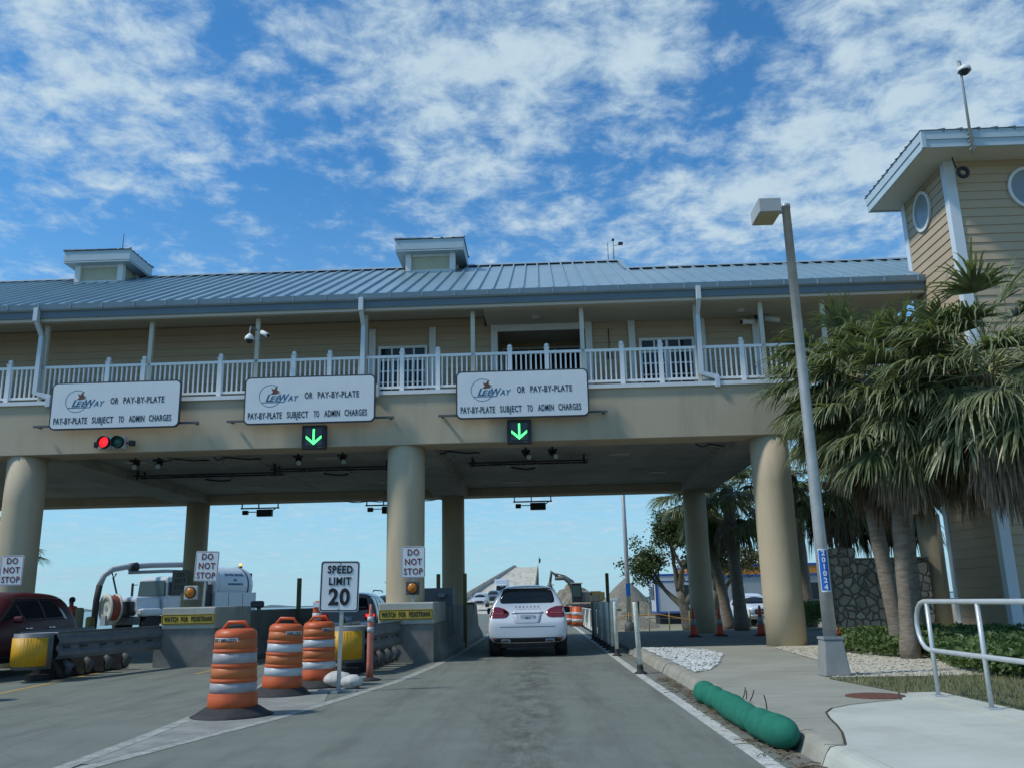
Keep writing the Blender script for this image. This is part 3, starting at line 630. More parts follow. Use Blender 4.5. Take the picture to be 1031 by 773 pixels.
a.add(cs + [t0, t1], [(0, 1, 5, 4), (1, 2, 5), (2, 3, 4, 5), (3, 0, 4), (0, 3, 2, 1)])
y = ey0 + .5
while y < ey1: k = min(y - ey0, ey1 - y) / 1.75; a.obox((ex + .25, y, 11.70), (.32, .022, .05), Matrix.Rotation(-.42, 3, 'Y')); y += .29
x = ex + .5
while x < eX: a.obox((x, ey0 + .25, 11.70), (.022, .32, .05), Matrix.Rotation(.42, 3, 'X')); x += .4
a.build('roof', mat('tower_roof_metal', (.17, .22, .26), .4, (.25, .30, .34), 2, metal=.4), TW, fixn=False)
def oval(c, axis, ra, rb):
    f = MB(); n = 36; vs_ = []
    for rr in ((ra + .07, rb + .07, 0), (ra + .07, rb + .07, .05), (ra, rb, .05), (ra, rb, 0)):
        for k in range(n):
            t = 2 * PI * k / n; u, v_ = math.cos(t) * rr[0], math.sin(t) * rr[1]
            vs_.append((c[0] - rr[2] - .02, c[1] + u, c[2] + v_) if axis == 'x' else (c[0] + u, c[1] - rr[2] - .02, c[2] + v_))
    f.add(vs_, [(j * n + k, j * n + (k + 1) % n, (j + 1) * n + (k + 1) % n, (j + 1) * n + k) for j in range(3) for k in range(n)])
    fo = f.build('oval_window', M_white, TW); g_ = MB()
    g_.add([(c[0] - .035, c[1] + math.cos(2 * PI * k / n) * ra, c[2] + math.sin(2 * PI * k / n) * rb) if axis == 'x' else (c[0] + math.cos(2 * PI * k / n) * ra, c[1] - .035, c[2] + math.sin(2 * PI * k / n) * rb) for k in range(n)], [tuple(range(n))])
    g_.build('pane', mat('louvred_pane', (.20, .24, .26), .25, (.26, .30, .32), 1, spec=.7), fo)
oval((TX, 20.65, 10.55), 'x', .40, .44); oval((11.75, TY0, 10.45), 'y', .42, .46)
# covered walk beside the tower: a tan column and its lintel
a = MB(); a.lathe((10.05 - .15, 22.75, .06), [(.28, 0), (.28, 3.15)], 24); a.build('column', M_colm, TW)
a = MB(); clap(a, (9.2, 22.35), (9.86, 22.35), 3.2, 3.85, .2, (0, -1)); a.box(9.2, 9.86, 22.36, 23.2, 3.2, 3.85); a.build('lintel', M_side, TW, fixn=False)
# ================================================================== SIGNS OVER THE LANES
def rrect(x0, x1, z0, z1, r_, n=6):
    p = []
    for (cx_, cz_, a0) in ((x1 - r_, z1 - r_, 0), (x0 + r_, z1 - r_, 90), (x0 + r_, z0 + r_, 180), (x1 - r_, z0 + r_, 270)):
        for k in range(n + 1): t = R(a0 + 90 * k / n); p.append((cx_ + r_ * math.cos(t), cz_ + r_ * math.sin(t)))
    return p
def plate(x0, x1, z0, z1, r_, y, th):
    return MB().prism([(px, y, pz) for px, pz in rrect(x0, x1, z0, z1, r_)], (0, th, 0))
def lane_sign(xc, label):
    y = 21.17; z0, z1 = 5.68, 6.89; w_ = 1.645
    t = thing('lane_sign', label, 'sign', (xc, y + .05, z0), 'white toll signs over the lanes')
    plate(xc - w_, xc + w_, z0, z1, .14, y + .006, .05).build('sign_back', mat('sign_edge', (.03, .04, .05), .5), t)
    plate(xc - w_ + .035, xc + w_ - .035, z0 + .035, z1 - .035, .115, y, .02).build('sign_face', M_signw, t)
    a = MB()
    for z in (z0 + .1,): a.box(xc - w_ - .45, xc + w_ + .45, y + .1, y + .16, z, z + .05)
    for dx in (-1.1, 0, 1.1): a.box(xc + dx - .03, xc + dx + .03, y + .056, y + .1, z0 + .05, z1 - .05)
    for dx in (-2.0, 2.0): a.box(xc + dx - .03, xc + dx + .03, y + .16, 21.49, z0 + .1, z0 + .15)
    a.build('bracket', M_dgrey, t)
    # emblem: thin ring, brown bird, slanting navy word with an underline
    ex_, ez_ = xc - .93, z0 + .72; a = MB(); n = 36; v_ = []
    for k in range(n + 1):
        tt = R(60 + 285 * k / n)
        for rr in (.285, .272): v_.append((ex_ - .06 + rr * math.cos(tt), y - .003, ez_ + rr * math.sin(tt)))
    a.add(v_, [(2 * k, 2 * k + 1, 2 * k + 3, 2 * k + 2) for k in range(n)]); a.build('emblem_ring', M_navy, t, fixn=False)
    a = MB(); b = lambda pts: a.prism([(ex_ + px, y - .004, ez_ + pz) for px, pz in pts], (0, .003, 0))
    b([(-.07, .045), (.02, .035), (.14, .055), (.16, .075), (.12, .09), (.14, .12), (.12, .145), (.095, .15), (.10, .21), (.115, .26), (.06, .215), (.03, .17), (.0, .165), (-.035, .215), (-.03, .15), (.0, .10), (-.02, .075)])
    b([(.13, .105), (.19, .085), (.145, .125)])
    a.build('emblem_bird', M_brown, t)
    K = .003427
    for ch, q0, q1, sz, dz in (('L', 172, 214, .26, .0), ('EE', 203, 283, .19, -.018), ('W', 272, 344, .26, .0), ('AY', 334, 412, .19, -.018)):
        text_fit(ch, xc + (q0 - 495) * K, xc + (q1 - 495) * K, sz, y - .003, ez_ - .06 + dz, M_navy, t, bold=.003, shear=.3, ext=.002)
    a = MB(); a.prism([(ex_ - .27, y - .003, ez_ - .175), (ex_ + .28, y - .003, ez_ - .175), (ex_ + .32, y - .003, ez_ - .13), (ex_ + .30, y - .003, ez_ - .13), (ex_ + .265, y - .003, ez_ - .157), (ex_ - .265, y - .003, ez_ - .157)], (0, .002, 0)); a.build('emblem_underline', M_navy, t)
    for s_, q0, q1, dz in (('OR', 458, 515, .70), ('PAY-BY-PLATE', 553, 855, .705), ('PAY-BY-PLATE', 48, 295, .215), ('SUBJECT', 332, 488, .22), ('TO', 528, 567, .225), ('ADMIN', 605, 718, .23), ('CHARGES', 752, 915, .235)):
        text_fit(s_, xc + (q0 - 495) * K, xc + (q1 - 495) * K, .225, y - .003, z0 + dz, M_ink, t, bold=.003)
    return t
lane_sign(-10.48, 'white toll sign over the left lane, directly above the horizontal red signal')
lane_sign(-5.58, 'white toll sign over the middle lane, left of the central column, above a green arrow')
lane_sign(-.28, 'white toll sign right of the central column, over the lane the white car is in')
M_green = mat('lit_green_leds', (.05, .6, .1), .4, emit=((.06, 1.0, .16), 2.6))
def arrow_signal(xc, label):
    y = 21.3; z0 = 5.06
    t = thing('arrow_signal', label, 'lane signal', (xc, y, z0), 'green arrow lane signals')
    MB().box(xc - .30, xc + .30, y, y + .17, z0, z0 + .60).build('housing', M_dark, t, bevel=.015)
    a = MB(); a.box(xc - .21, xc + .21, y - .008, y, z0 + .09, z0 + .52); a.build('screen', mat('led_screen', (.05, .065, .075), .4), t)
    a = MB(); yy_ = y - .012
    a.prism([(xc - .022, yy_, z0 + .50), (xc + .022, yy_, z0 + .50), (xc + .022, yy_, z0 + .18), (xc - .022, yy_, z0 + .18)], (0, .004, 0))
    for s_ in (-1, 1): a.prism([(xc, yy_, z0 + .105), (xc + s_ * .19, yy_, z0 + .27), (xc + s_ * .19, yy_, z0 + .335), (xc, yy_, z0 + .175)], (0, .003, 0))
    a.build('arrow', M_green, t, fixn=True)
    a = MB(); a.box(xc - .05, xc + .05, y + .17, 21.49, z0 + .35, z0 + .5); a.box(xc + .1, xc + .2, y - .012, y - .001, z0 + .03, z0 + .055); a.build('bracket', M_dgrey, t)
arrow_signal(-5.48, 'black lane signal with lit green down arrow under the middle sign')
arrow_signal(-.38, 'black lane signal with lit green down arrow under the rightmost sign')
t = thing('traffic_signal', 'horizontal two lamp signal, red lit and green dark, under the leftmost white sign', 'traffic light', (-10.53, 21.2, 5.2))
for k, (dx, mt_) in enumerate(((-.17, mat('lit_red_lens', (.7, .02, .03), .3, emit=((1, .02, .03), 1.0))), (.17, mat('unlit_green_lens', (.03, .12, .09), .3)))):
    x = -10.53 + dx
    a = MB(); a.box(x - .16, x + .16, 21.25, 21.4, 5.2, 5.5); h_ = a.build('signal_housing', mat('signal_white', (.55, .57, .55), .5), t, bevel=.01)
    Ax = Matrix.Rotation(PI / 2, 3, 'X')
    a = MB(); a.lathe((x, 21.25, 5.35), [(.155, 0), (.15, .12), (.14, .12), (.145, 0)], 24, axis=Ax); a.build('visor', M_black, h_)
    a = MB(); a.lathe((x, 21.24, 5.35), [(.14, 0), (.12, .03), (.001, .05)], 24, axis=Ax); a.build('lens', mt_, h_)
a = MB(); a.tube([(-10.95, 21.35, 5.3), (-10.1, 21.35, 5.35)], .02, 6); a.box(-10.12, -10.0, 21.3, 21.42, 5.27, 5.4); a.box(-11.0, -10.9, 21.3, 21.45, 5.25, 5.38); a.box(-10.15, -10.1, 21.35, 21.49, 5.3, 5.4); a.build('mounting_bar', M_dark, t)
# cameras under the front beam
def lane_camera(x, label, y=23.0):
    t = thing('lane_camera', label, 'camera', (x, y, 5.0), 'pairs of dark cameras under the front beam')
    a = MB(); a.cyl((x + .08, y - .1, 4.98), (x - .02, y + .25, 5.13), .085, n=12); a.build('housing', M_dark, t)
    a = MB(); a.cyl((x, y + .1, 5.1), (x, y + .1, 5.42), .03, n=8); a.box(x - .12, x + .12, y, y + .16, 5.14, 5.2); a.build('bracket', M_dark, t)
    a = MB(); a.cyl((x + .083, y - .11, 4.975), (x + .08, y - .1, 4.98), .07, n=12); a.build('lens', mat('camera_lens', (.3, .36, .38), .2), t)
for x, lb in ((-10.75, 'left camera of the pair under the beam below the leftmost sign'), (-10.12, 'right camera of the pair under the beam below the leftmost sign'), (-6.35, 'camera under the beam just left of the middle green arrow'), (-5.15, 'camera under the beam just right of the middle green arrow'), (-.25, 'left camera of the pair under the beam below the rightmost sign'), (.46, 'right camera of the pair under the beam below the rightmost sign')): lane_camera(x, 'dark ' + lb)
def gantry(x, label):
    y = 33.8
    t = thing('plate_reader', label, 'camera', (x, y, 4.8), 'plate readers hanging at the back edge of the deck')
    a = MB(); a.box(x - .75, x + .75, y, y + .05, 4.98, 5.03); 
    for d in (-.7, -.05, .7): a.box(x + d - .02, x + d + .02, y, y + .05, 4.98, 5.25)
    a.box(x - .72, x + .72, y - .25, y, 5.18, 5.24); a.tube([(x - .5, y, 4.86), (x - .1, y, 4.86)], .02, 6); a.tube([(x + .35, y, 4.8), (x + .6, y, 4.98)], .02, 6); a.build('mounting_bar', M_dark, t)
    MB().box(x - .1, x + .5, y - .1, y + .1, 4.68, 4.95).build('camera_box', M_dark, t, bevel=.02)
    MB().box(x - .66, x - .45, y - .08, y + .08, 4.76, 4.92).build('lamp_box', M_dark, t, bevel=.01)
gantry(-10.7, 'dark box camera on a bar at the rear of the deck, leftmost of three'); gantry(-5.85, 'dark box camera at the rear of the deck, partly hidden by the central column'); gantry(-.15, 'dark box camera on a bar at the rear of the deck, above the white car')
def dome(c, par, s_=1., up=.15):
    a = MB(); a.lathe(c, [(.02, up), (.05, up * .8), (.11 * s_, .06), (.12 * s_, 0), (.12 * s_, -.03)], 16); a.build('dome_housing', M_white, par)
    a = MB(); a.lathe((c[0], c[1], c[2] - .03), [(.095 * s_, 0), (.08 * s_, -.05), (.04 * s_, -.085), (.005, -.095)], 16); a.build('dome_lens', M_dark, par)
def bullet(p, d, par, r_=.06, l_=.3):
    p = Vector(p); d = Vector(d).normalized(); a = MB(); a.cyl(p, p + d * l_, r_, n=12); a.build('camera_body', M_white, par); a = MB(); a.cyl(p + d * l_, p + d * (l_ + .012), r_ * .8, n=12); a.build('camera_lens', M_dark, par)
t = thing('dome_camera', 'white dome camera hung on a balcony post above the middle sign', 'camera', (-7.16, 21.35, 7.85)); dome((-7.2, 21.25, 7.92), t)
a = MB(); a.tube([(-7.2, 21.25, 8.05), (-7.2, 21.3, 8.25), (-7.12, 21.54, 8.25)], .025, 6); a.build('bracket', M_grey, t)
t = thing('bullet_camera', 'white bullet camera on an arm right of the balcony post above the middle sign', 'camera', (-6.85, 21.4, 8.0)); bullet((-6.92, 21.35, 8.12), (.7, -.5, -.45), t)
a = MB(); a.tube([(-7.06, 21.6, 8.0), (-6.85, 21.5, 8.0), (-6.85, 21.37, 8.06)], .02, 6); a.build('bracket', M_grey, t)
t = thing('soffit_camera', 'white bullet camera under the soffit, left one at the right end of the balcony', 'camera', (5.7, 22.6, 8.35)); bullet((5.95, 22.6, 8.42), (-.9, -.35, -.12), t, .075, .4); a = MB(); a.tube([(6.0, 22.65, 8.4), (6.02, 22.7, 8.72)], .03, 6); a.box(5.98, 6.1, 22.6, 22.7, 8.5, 8.62); a.build('bracket', M_dark, t)
t = thing('soffit_camera', 'white bullet camera under the soffit, right one beside its twin near the lamp pole', 'camera', (6.4, 22.6, 8.35)); bullet((6.25, 22.6, 8.5), (.9, -.3, -.25), t, .07, .4); a = MB(); a.tube([(6.2, 22.65, 8.45), (6.15, 22.7, 8.72)], .03, 6); a.tube([(6.1, 22.6, 8.6), (7.0, 22.6, 8.63)], .015, 5); a.build('bracket', M_dark, t)
t = thing('weather_station', 'small wind gauge on a mast on the end of the main roof ridge', 'weather station', (2.8, 27.5, 12.2))
a = MB(); a.cyl((2.8, 27.5, 12.2), (2.8, 27.5, 12.95), .018, n=6); a.tube([(2.8, 27.5, 12.75), (3.0, 27.5, 12.78)], .012, 5); a.build('mast', M_grey, t)
a = MB(); a.ball((3.02, 27.5, 12.83), .05, 6); a.box(2.97, 3.12, 27.45, 27.55, 12.78, 12.86); a.box(2.76, 2.84, 27.46, 27.54, 12.93, 12.99); a.build('wind_cups', M_dark, t)
t = thing('mast_camera', 'white dome camera on a slim pole above the tower roof edge', 'camera', (10.13, 18.4, 10.7))
a = MB(); a.tube([(10.13, 18.42, 10.95), (10.15, 18.42, 12.95), (10.1, 18.42, 13.3)], [.035, .028, .02], 8); a.tube([(10.2, 18.42, 13.0), (10.17, 18.42, 13.3), (10.1, 18.42, 13.32)], .018, 6)
for k in range(5): a.box(10.09, 10.19, 18.4, 18.48, 11.05 + k * .1, 11.08 + k * .1)
a.build('pole', M_galv, t); dome((10.19, 18.34, 13.02), t, 1.25)
t = thing('ring_light', 'small black round lamp under the tower eave below the camera pole', 'lamp', (10.15, 19.0, 10.7))
a = MB(); Ax = Matrix.Rotation(PI / 2, 3, 'X'); n = 20
a.tube([(10.12 + .11 * math.cos(2 * PI * k / n), 18.95, 10.74 + .11 * math.sin(2 * PI * k / n)) for k in range(n + 1)], .045, 8); a.tube([(10.05, 19.0, 10.83), (10.03, 19.1, 11.0), (10.0, 19.1, 11.2)], .015, 5); a.build('ring', M_dark, t)
# ================================================================== DO NOT STOP SIGNS, BEACONS
def do_not_stop(x, y, zc, label, beacon='box', tilt=0., w_=.56, h_=.70, post=1.3, mt=None, ink=None):
    t = thing('do_not_stop_sign', label, 'sign', (x, y, post), 'DO NOT STOP signs')
    plate(x - w_ / 2, x + w_ / 2, zc - h_ / 2, zc + h_ / 2, .04, y, .006).build('sign_panel', mt or M_signw, t)
    a = MB(); q = .018
    for z_ in (zc - h_ / 2 + q, zc + h_ / 2 - q): a.box(x - w_ / 2 + .03, x + w_ / 2 - .03, y - .003, y - .0005, z_ - .004, z_ + .004)
    for x_ in (x - w_ / 2 + q, x + w_ / 2 - q): a.box(x_ - .004, x_ + .004, y - .003, y - .0005, zc - h_ / 2 + .03, zc + h_ / 2 - .03)
    a.build('border', ink or mat('sign_red', (.16, .02, .025), .5), t)
    for s_, dz in (('DO', .215), ('NOT', 0), ('STOP', -.22)): text(s_, .20, (x, y - .004, zc + dz), ink or mat('sign_red', (.16, .02, .025), .5), t, bold=.003, xs=.86, spacing=1.12)
    if beacon: a = MB(); a.box(x - .025, x + .025, y + .01, y + .05, post - .02, zc + .3); a.build('post', M_galv, t)
    t.rotation_euler = (0, tilt, 0); return t
def beacon(x, y, z, label, mt):
    t = thing('amber_beacon', label, 'beacon', (x, y, z), 'amber beacons below DO NOT STOP signs')
    MB().box(x - .155, x + .155, y + .02, y + .12, z - .155, z + .155).build('back_plate', mt, t, bevel=.01)
    Ax = Matrix.Rotation(PI / 2, 3, 'X')
    MB().lathe((x, y + .02, z), [(.135, 0), (.13, .03), (.12, .03)], 24, axis=Ax).build('rim', M_dark, t)
    MB().lathe((x, y + .005, z), [(.12, 0), (.10, .03), (.06, .05), (.001, .058)], 24, axis=Ax).build('lens', mat('amber_lens', (.50, .17, .015), .3), t)
do_not_stop(-2.91, 20.75, 2.24, 'upright white DO NOT STOP sign in front of the central column', w_=.56, h_=.72)
beacon(-2.92, 20.72, 1.65, 'amber beacon in a dark box in front of the central column', M_dgrey)
do_not_stop(-7.85, 20.9, 2.26, 'tilted white DO NOT STOP sign on the left island in front of the white truck', tilt=.035)
beacon(-8.15, 20.85, 1.66, 'amber beacon with pale plate on the left island', mat('beacon_plate', (.50, .50, .46), .6))
do_not_stop(-12.55, 21.0, 2.27, 'white DO NOT STOP sign on the left front column, at the left edge', beacon=None)
do_not_stop(-13.05, 32.4, 2.27, 'shade-painted grey DO NOT STOP sign on the left rear column', beacon=None, w_=.62, h_=.8, mt=mat('shaded_sign', (.22, .23, .22), .6), ink=mat('shaded_ink', (.09, .05, .05), .6))  # shade under the deck is put into the panel and ink colours
# ================================================================== ISLANDS
def island(x0, x1, y0, y1, label, px, pw):
    t = thing('concrete_island', label, 'barrier', ((x0 + x1) / 2, y0, 0), 'concrete toll islands')
    MB().box(x0, x1, y0, y0 + 2.6, .84, 1.33).build('top_block', M_barl, t, bevel=.03)
    a = MB(); a.box(x0 - .15, x1 - .02, y0 + .04, y0 + 2.6, .0, .839)
    prof = [(.20, 0), (.20, .08), (.07, .32), (.0, .84)]
    for k in range(3): pass
    a.prism([(x1 - .02, y0 + .6, .838), (x1 + .0, y0 + .6, .838), (x1 + .05, y0 + .6, .34), (x1 + .17, y0 + .6, .1), (x1 + .17, y0 + .6, 0), (x1 - .02, y0 + .6, 0)], (0, 2.0, 0)); a.build('base_block', M_barr, t)
    a = MB(); a.prism([(x0, y0 + 2.62, 1.22), (x1 - .04, y0 + 2.62, 1.22), (x1 + .03, y0 + 2.62, .42), (x1 + .2, y0 + 2.62, .12), (x1 + .2, y0 + 2.62, 0), (x0 - .1, y0 + 2.62, 0)], (0, y1 - y0 - 2.62, 0)); a.build('side_barrier', M_barr, t, bevel=.02)
    s = thing('pedestrian_sign', label, 'sign', (px, y0 - .03, .93)); return t, s
t, s = island(-3.70, -2.42, 20.7, 35.5, 'concrete island under the central column, between the white car and the speed sign', -3.03, 1.2)
t2, s2 = island(-8.72, -7.47, 20.7, 35.0, 'concrete island of the left lanes, in front of the white tank truck', -8.03, 1.2)
t2.location = t2.location
def ped_sign(s, x, y, z, dx, msg, label, grp):
    tag(s, label, 'sign', grp); s.location = (x, y, z)
    plate(x - .62, x + .62, z - .115, z + .115, .02, y - .012, .01).build('sign_panel', mat('sign_yellow', (.60, .40, .035), .5, (.50, .34, .05), 3), s)
    a = MB()
    for z_ in (z - .095, z + .095): a.box(x - .6, x + .6, y - .0155, y - .0125, z_ - .007, z_ + .007)
    for x_ in (x - .6, x + .6): a.box(x_ - .007, x_ + .007, y - .0155, y - .0125, z - .095, z + .095)
    a.build('border', M_ink, s)
    for w_, q0, q1 in (('WATCH', -.56, -.24), ('FOR', -.17, .0), ('PEDESTRIANS', .07, .56)): text_fit(w_, x + q0, x + q1, .15, y - .016, z, M_ink, s, bold=.005)
ped_sign(s, -3.06, 20.69, 1.06, 0, (('WATCH', -.38), ('FOR', -.04), ('PEDESTRIANS', .33)), 'yellow WATCH FOR PEDESTRIANS sign on the island under the central column', 'yellow pedestrian signs')
ped_sign(s2, -8.09, 20.69, 1.06, 0, (('WATCH', -.38), ('FOR', -.04), ('PEDESTRIANS', .33)), 'yellow WATCH FOR PEDESTRIANS sign on the left island', 'yellow pedestrian signs')
# ================================================================== CRASH CUSHIONS
def cushion(x, y0, y1, x1, label, wn=.62):
    t = thing('crash_cushion', label, 'crash cushion', (x, y0, 0), 'grey crash cushions with yellow noses')
    # rounded nose: half-oval shell
    def shell(rx, ry, z0, z1, th, mt, nm, a0=185, a1=355, ribs=0):
        a = MB(); n = 48; v_ = []
        for k in range(n + 1):
            tt = R(a0 + (a1 - a0) * k / n); w_ = 1 + (.012 * math.sin(k * 2.1) if ribs else 0)
            for (f_, z) in ((1, z0), (1, z1), ((1 - th), z1), ((1 - th), z0)): v_.append((x + rx * w_ * f_ * math.cos(tt), y0 + .45 + ry * w_ * f_ * math.sin(tt), z))
        a.add(v_, [(4 * k + j, 4 * k + (j + 1) % 4, 4 * k + 4 + (j + 1) % 4, 4 * k + 4 + j) for k in range(n) for j in range(4)] + [(0, 1, 2, 3), (4 * n, 4 * n + 3, 4 * n + 2, 4 * n + 1)], True); return a.build(nm, mt, t)
    shell(wn / 2 + .06, .45, .24, .90, .06, mat('cushion_grey', (.10, .115, .125), .55, (.15, .165, .175), 4), 'nose')
    shell(wn / 2 + .075, .465, .30, .82, .03, mat('cushion_yellow', (.62, .33, .012), .5, (.52, .28, .02), 5), 'nose_panel', 205, 335, 1)
    MB().box(x - wn / 2, x + wn / 2, y0 + .3, y0 + 1.2, .86, .895).build('top_plate', mat('cushion_top', (.28, .31, .33), .5), t, bevel=.01)
    # w-beam side rails, stepping wider towards the island
    def rail(sx, ya, yb, xa, xb):
        a = MB(); prof = [(0, .40), (.05, .46), (.05, .52), (0, .58), (0, .64), (.05, .70), (.05, .76), (0, .82), (0, .88), (.03, .92)]
        v_ = []
        for (yy_, xx_) in ((ya, xa), ((ya + yb) / 2, (xa + xb) / 2), (yb, xb)):
            for px, pz in prof: v_.append((xx_ + sx * px, yy_, pz + (yy_ - y0) * .004))
        m_ = len(prof); a.add(v_, [(i * m_ + j, i * m_ + j + 1, (i + 1) * m_ + j + 1, (i + 1) * m_ + j) for i in range(2) for j in range(m_ - 1)], False)
        o = a.build('side_rail', mat('rail_grey', (.14, .16, .175), .45, (.2, .22, .235), 3, metal=.3), t, fixn=False); md = o.modifiers.new('solid', 'SOLIDIFY'); md.thickness = .012
        a = MB()
        for k in range(2): yy_ = ya + (yb - ya) * (.3 + .4 * k); xx_ = xa + (xb - xa) * (.3 + .4 * k); a.box(xx_ + sx * .008 - .01, xx_ + sx * .008 + .01, yy_ - .22, yy_ + .22, .6 + (yy_ - y0) * .004, .625 + (yy_ - y0) * .004)
        a.build('rail_slot', M_black, t)
    nseg = 3
    for sx in (-1, 1):
        xa = x + sx * (wn / 2 + .04); xe = x + sx * (wn / 2 + .04) + (x1 - x - (wn / 2 + .04) if sx > 0 else -(x1 - x - (wn / 2 + .04)) * .2)
        for k in range(nseg):
            f0, f1 = k / nseg, (k + 1) / nseg; yA = y0 + .55 + (y1 - y0 - .55) * f0; yB = y0 + .55 + (y1 - y0 - .55) * f1 + .12
            rail(sx, yA, yB, xa + (xe - xa) * f0 + sx * .0, xa + (xe - xa) * f1 + sx * .03)
    for k in range(4): yy_ = y0 + 1.0 + k * (y1 - y0 - 1.0) / 3.6; a = MB(); a.box(x - .32, x + .30 + k * .04, yy_, yy_ + .06, .1, .84); a.box(x - .36, x + .34 + k * .04, yy_ - .05, yy_ + .12, .04, .12); a.build('diaphragm', M_black, t)
    for k in range(4): yy_ = y0 + 1.0 + k * (y1 - y0 - 1.0) / 3.6; xx_ = x + .32 + k * .05; a = MB(); a.tube([(xx_, yy_ - .05, .36), (xx_ + .1, yy_, .25), (xx_ + .05, yy_, .08)], [.04, .09, .05], 8); a.build('rail_foot', M_dgrey, t)
    MB().box(x - .18, x + .18, y0 + .5, y1 + .4, .01, .12).build('base_rail', M_black, t); return t
cushion(-3.74, 17.2, 20.68, -3.22, 'grey crash cushion with yellow nose behind the speed limit sign', .56)
cushion(-9.78, 17.0, 20.68, -8.75, 'grey crash cushion with yellow nose in front of the dark red car')
# ================================================================== WORK ZONE: barrels, posts, cones
M_or = mat('barrel_orange', (.60, .115, .028), .45, (.52, .095, .024), 3, extra=stain_extra((.30, .07, .04), .35, 4, (1, 1, .5)))
M_or2 = mat('reflective_orange', (.52, .15, .045), .5, (.46, .13, .04), 3, extra=stain_extra((.25, .08, .03), .35, 4, (1, 1, .6)))
M_wh2 = mat('reflective_white', (.30, .285, .295), .4, (.40, .385, .395), 4, extra=stain_extra((.26, .24, .24), .5, 3, (1, 1, .6)))
M_wh3 = mat('cleaner_reflective_white', (.52, .55, .57), .4, (.42, .45, .47), 4)
def barrel(x, y, label, rz, wmt, lettering, base=.47, a0=-150, a1=-66):
    t = thing('traffic_barrel', label, 'traffic barrel', (x, y, 0), 'orange barrels in the gore by the speed sign')
    z = .10; segs = [(.295, .10, .20, 0), (.285, .20, .245, 0), (.272, .27, .42, 1), (.262, .46, .62, 2), (.252, .655, .81, 1), (.243, .845, .93, 2)]
    # one body with ridges between the bands
    prof = [(.30, .06), (.30, .22), (.29, .26)]
    edges = [(.278, .265), (.27, .435), (.262, .61), (.254, .785), (.246, .955)]
    prof = [(.305, .05), (.30, .24)]
    for i, (rr, zz_) in enumerate(edges[:-1]):
        r2, z2 = edges[i + 1]; prof += [(rr + .018, zz_ - .02), (rr + .02, zz_), (rr + .004, zz_ + .018), (r2 + .006, z2 - .03)]
    prof += [(.262, .945), (.258, .97), (.245, 1.01), (.20, 1.04), (.001, 1.045)]
    MB().lathe((x, y, 0), prof, 40).build('body', M_or, t)
    for i, (mt_) in enumerate((wmt, M_or2, wmt, M_or2)):
        ra, za = edges[i]; rb, zb = edges[i + 1]; a = MB()
        a.lathe((x, y, 0), [(ra + .002, za + .022), (ra + .008, za + .024), (rb + .0105, zb - .034), (rb + .004, zb - .032)], 40); a.build('reflective_band', mt_, t)
    a = MB(); a.tube([(x - .17, y, 1.03), (x - .10, y, 1.12), (x + .10, y, 1.12), (x + .17, y, 1.03)], .024, 8); a.build('handle', M_or, t)
    a = MB(); a.lathe((x, y, 0), [(base, 0), (base, .015), (base * .86, .045), (.345, .10), (.32, .115), (.3, .115)], 8 if False else 32); a.build('base', M_black, t)
    if lettering:
        a = MB(); n = 10; v_ = []
        for k in range(n + 1):
            an = R(a0 + (a1 - a0) * k / n)
            for z_ in (.86, .945): v_.append((x + .2575 * math.cos(an), y + .2575 * math.sin(an), z_))
        a.add(v_, [(2 * k, 2 * k + 2, 2 * k + 3, 2 * k + 1) for k in range(n)]); lb = a.build('label_strip', M_signw, t, fixn=False)
        s_ = lettering
        for k, ch in enumerate(s_):
            an = R(a0 + 4 + (a1 - a0 - 8) * (k + .5) / len(s_)); q = text(ch, .062, (x + .2605 * math.cos(an), y + .2605 * math.sin(an), .903), M_ink, lb, bold=0, xs=.8, rot=(PI / 2, 0, an + PI / 2), ext=.001)
    t.rotation_euler = (0, 0, rz); return t
barrel(-3.84, 11.42, 'nearest orange and white barrel, its stripes dirtiest, lettered BARRICADES at the top', .0, M_wh2, 'SAFETY BARRICADES', .50)
barrel(-3.95, 13.95, 'middle orange and white barrel, standing just left of the one by the sign post', .55, M_wh3, 'BARRICADES', .47, -75, -12).rotation_euler = (.0, .04, .0)
barrel(-9.05, 13.7, 'orange barrel just outside the left edge, only its black base showing', .0, M_wh3, None, .47)
barrel(-3.72, 15.25, 'rearmost orange and white barrel, beside the speed limit post', .0, M_wh3, 'BARRICADES', .47, -65, -15)
t = thing('speed_limit_sign', 'white SPEED LIMIT 20 sign on a thin post between the barrels and the pink tube', 'sign', (-3.19, 14.2, 0))
plate(-3.5, -2.875, 1.20, 1.985, .05, 14.18, .006).build('sign_panel', M_signw, t)
a = MB(); q = [(px, 14.1775, pz) for px, pz in rrect(-3.49, -2.885, 1.21, 1.975, .045)]; p_ = [(px, 14.1775, pz) for px, pz in rrect(-3.472, -2.903, 1.228, 1.957, .035)]; n = len(q)
a.add(q + p_, [(k, (k + 1) % n, n + (k + 1) % n, n + k) for k in range(n)]); a.build('border', M_ink, t, fixn=False)
for s_, sz, z_, xs_, sp in (('SPEED', .165, 1.845, .80, 1.16), ('LIMIT', .165, 1.665, .80, 1.16), ('20', .35, 1.415, .92, 1.1)): text(s_, sz, (-3.187, 14.175, z_), M_ink, t, bold=.0055 if sz < .3 else .012, xs=xs_, spacing=sp)
a = MB(); a.box(-3.17, -3.11, 14.19, 14.22, .0, 1.95); a.box(-3.45, -2.85, 14.15, 14.25, .0, .04); a.box(-3.19, -3.09, 13.9, 14.5, .0, .04); a.build('post', M_galv, t)
a = MB(); a.cyl((-3.19, 14.172, 1.945), (-3.19, 14.18, 1.945), .014, n=8); a.cyl((-3.19, 14.172, 1.24), (-3.19, 14.18, 1.24), .014, n=8); a.build('bolt', M_grey, t)
t.rotation_euler = (0, .02, 0)
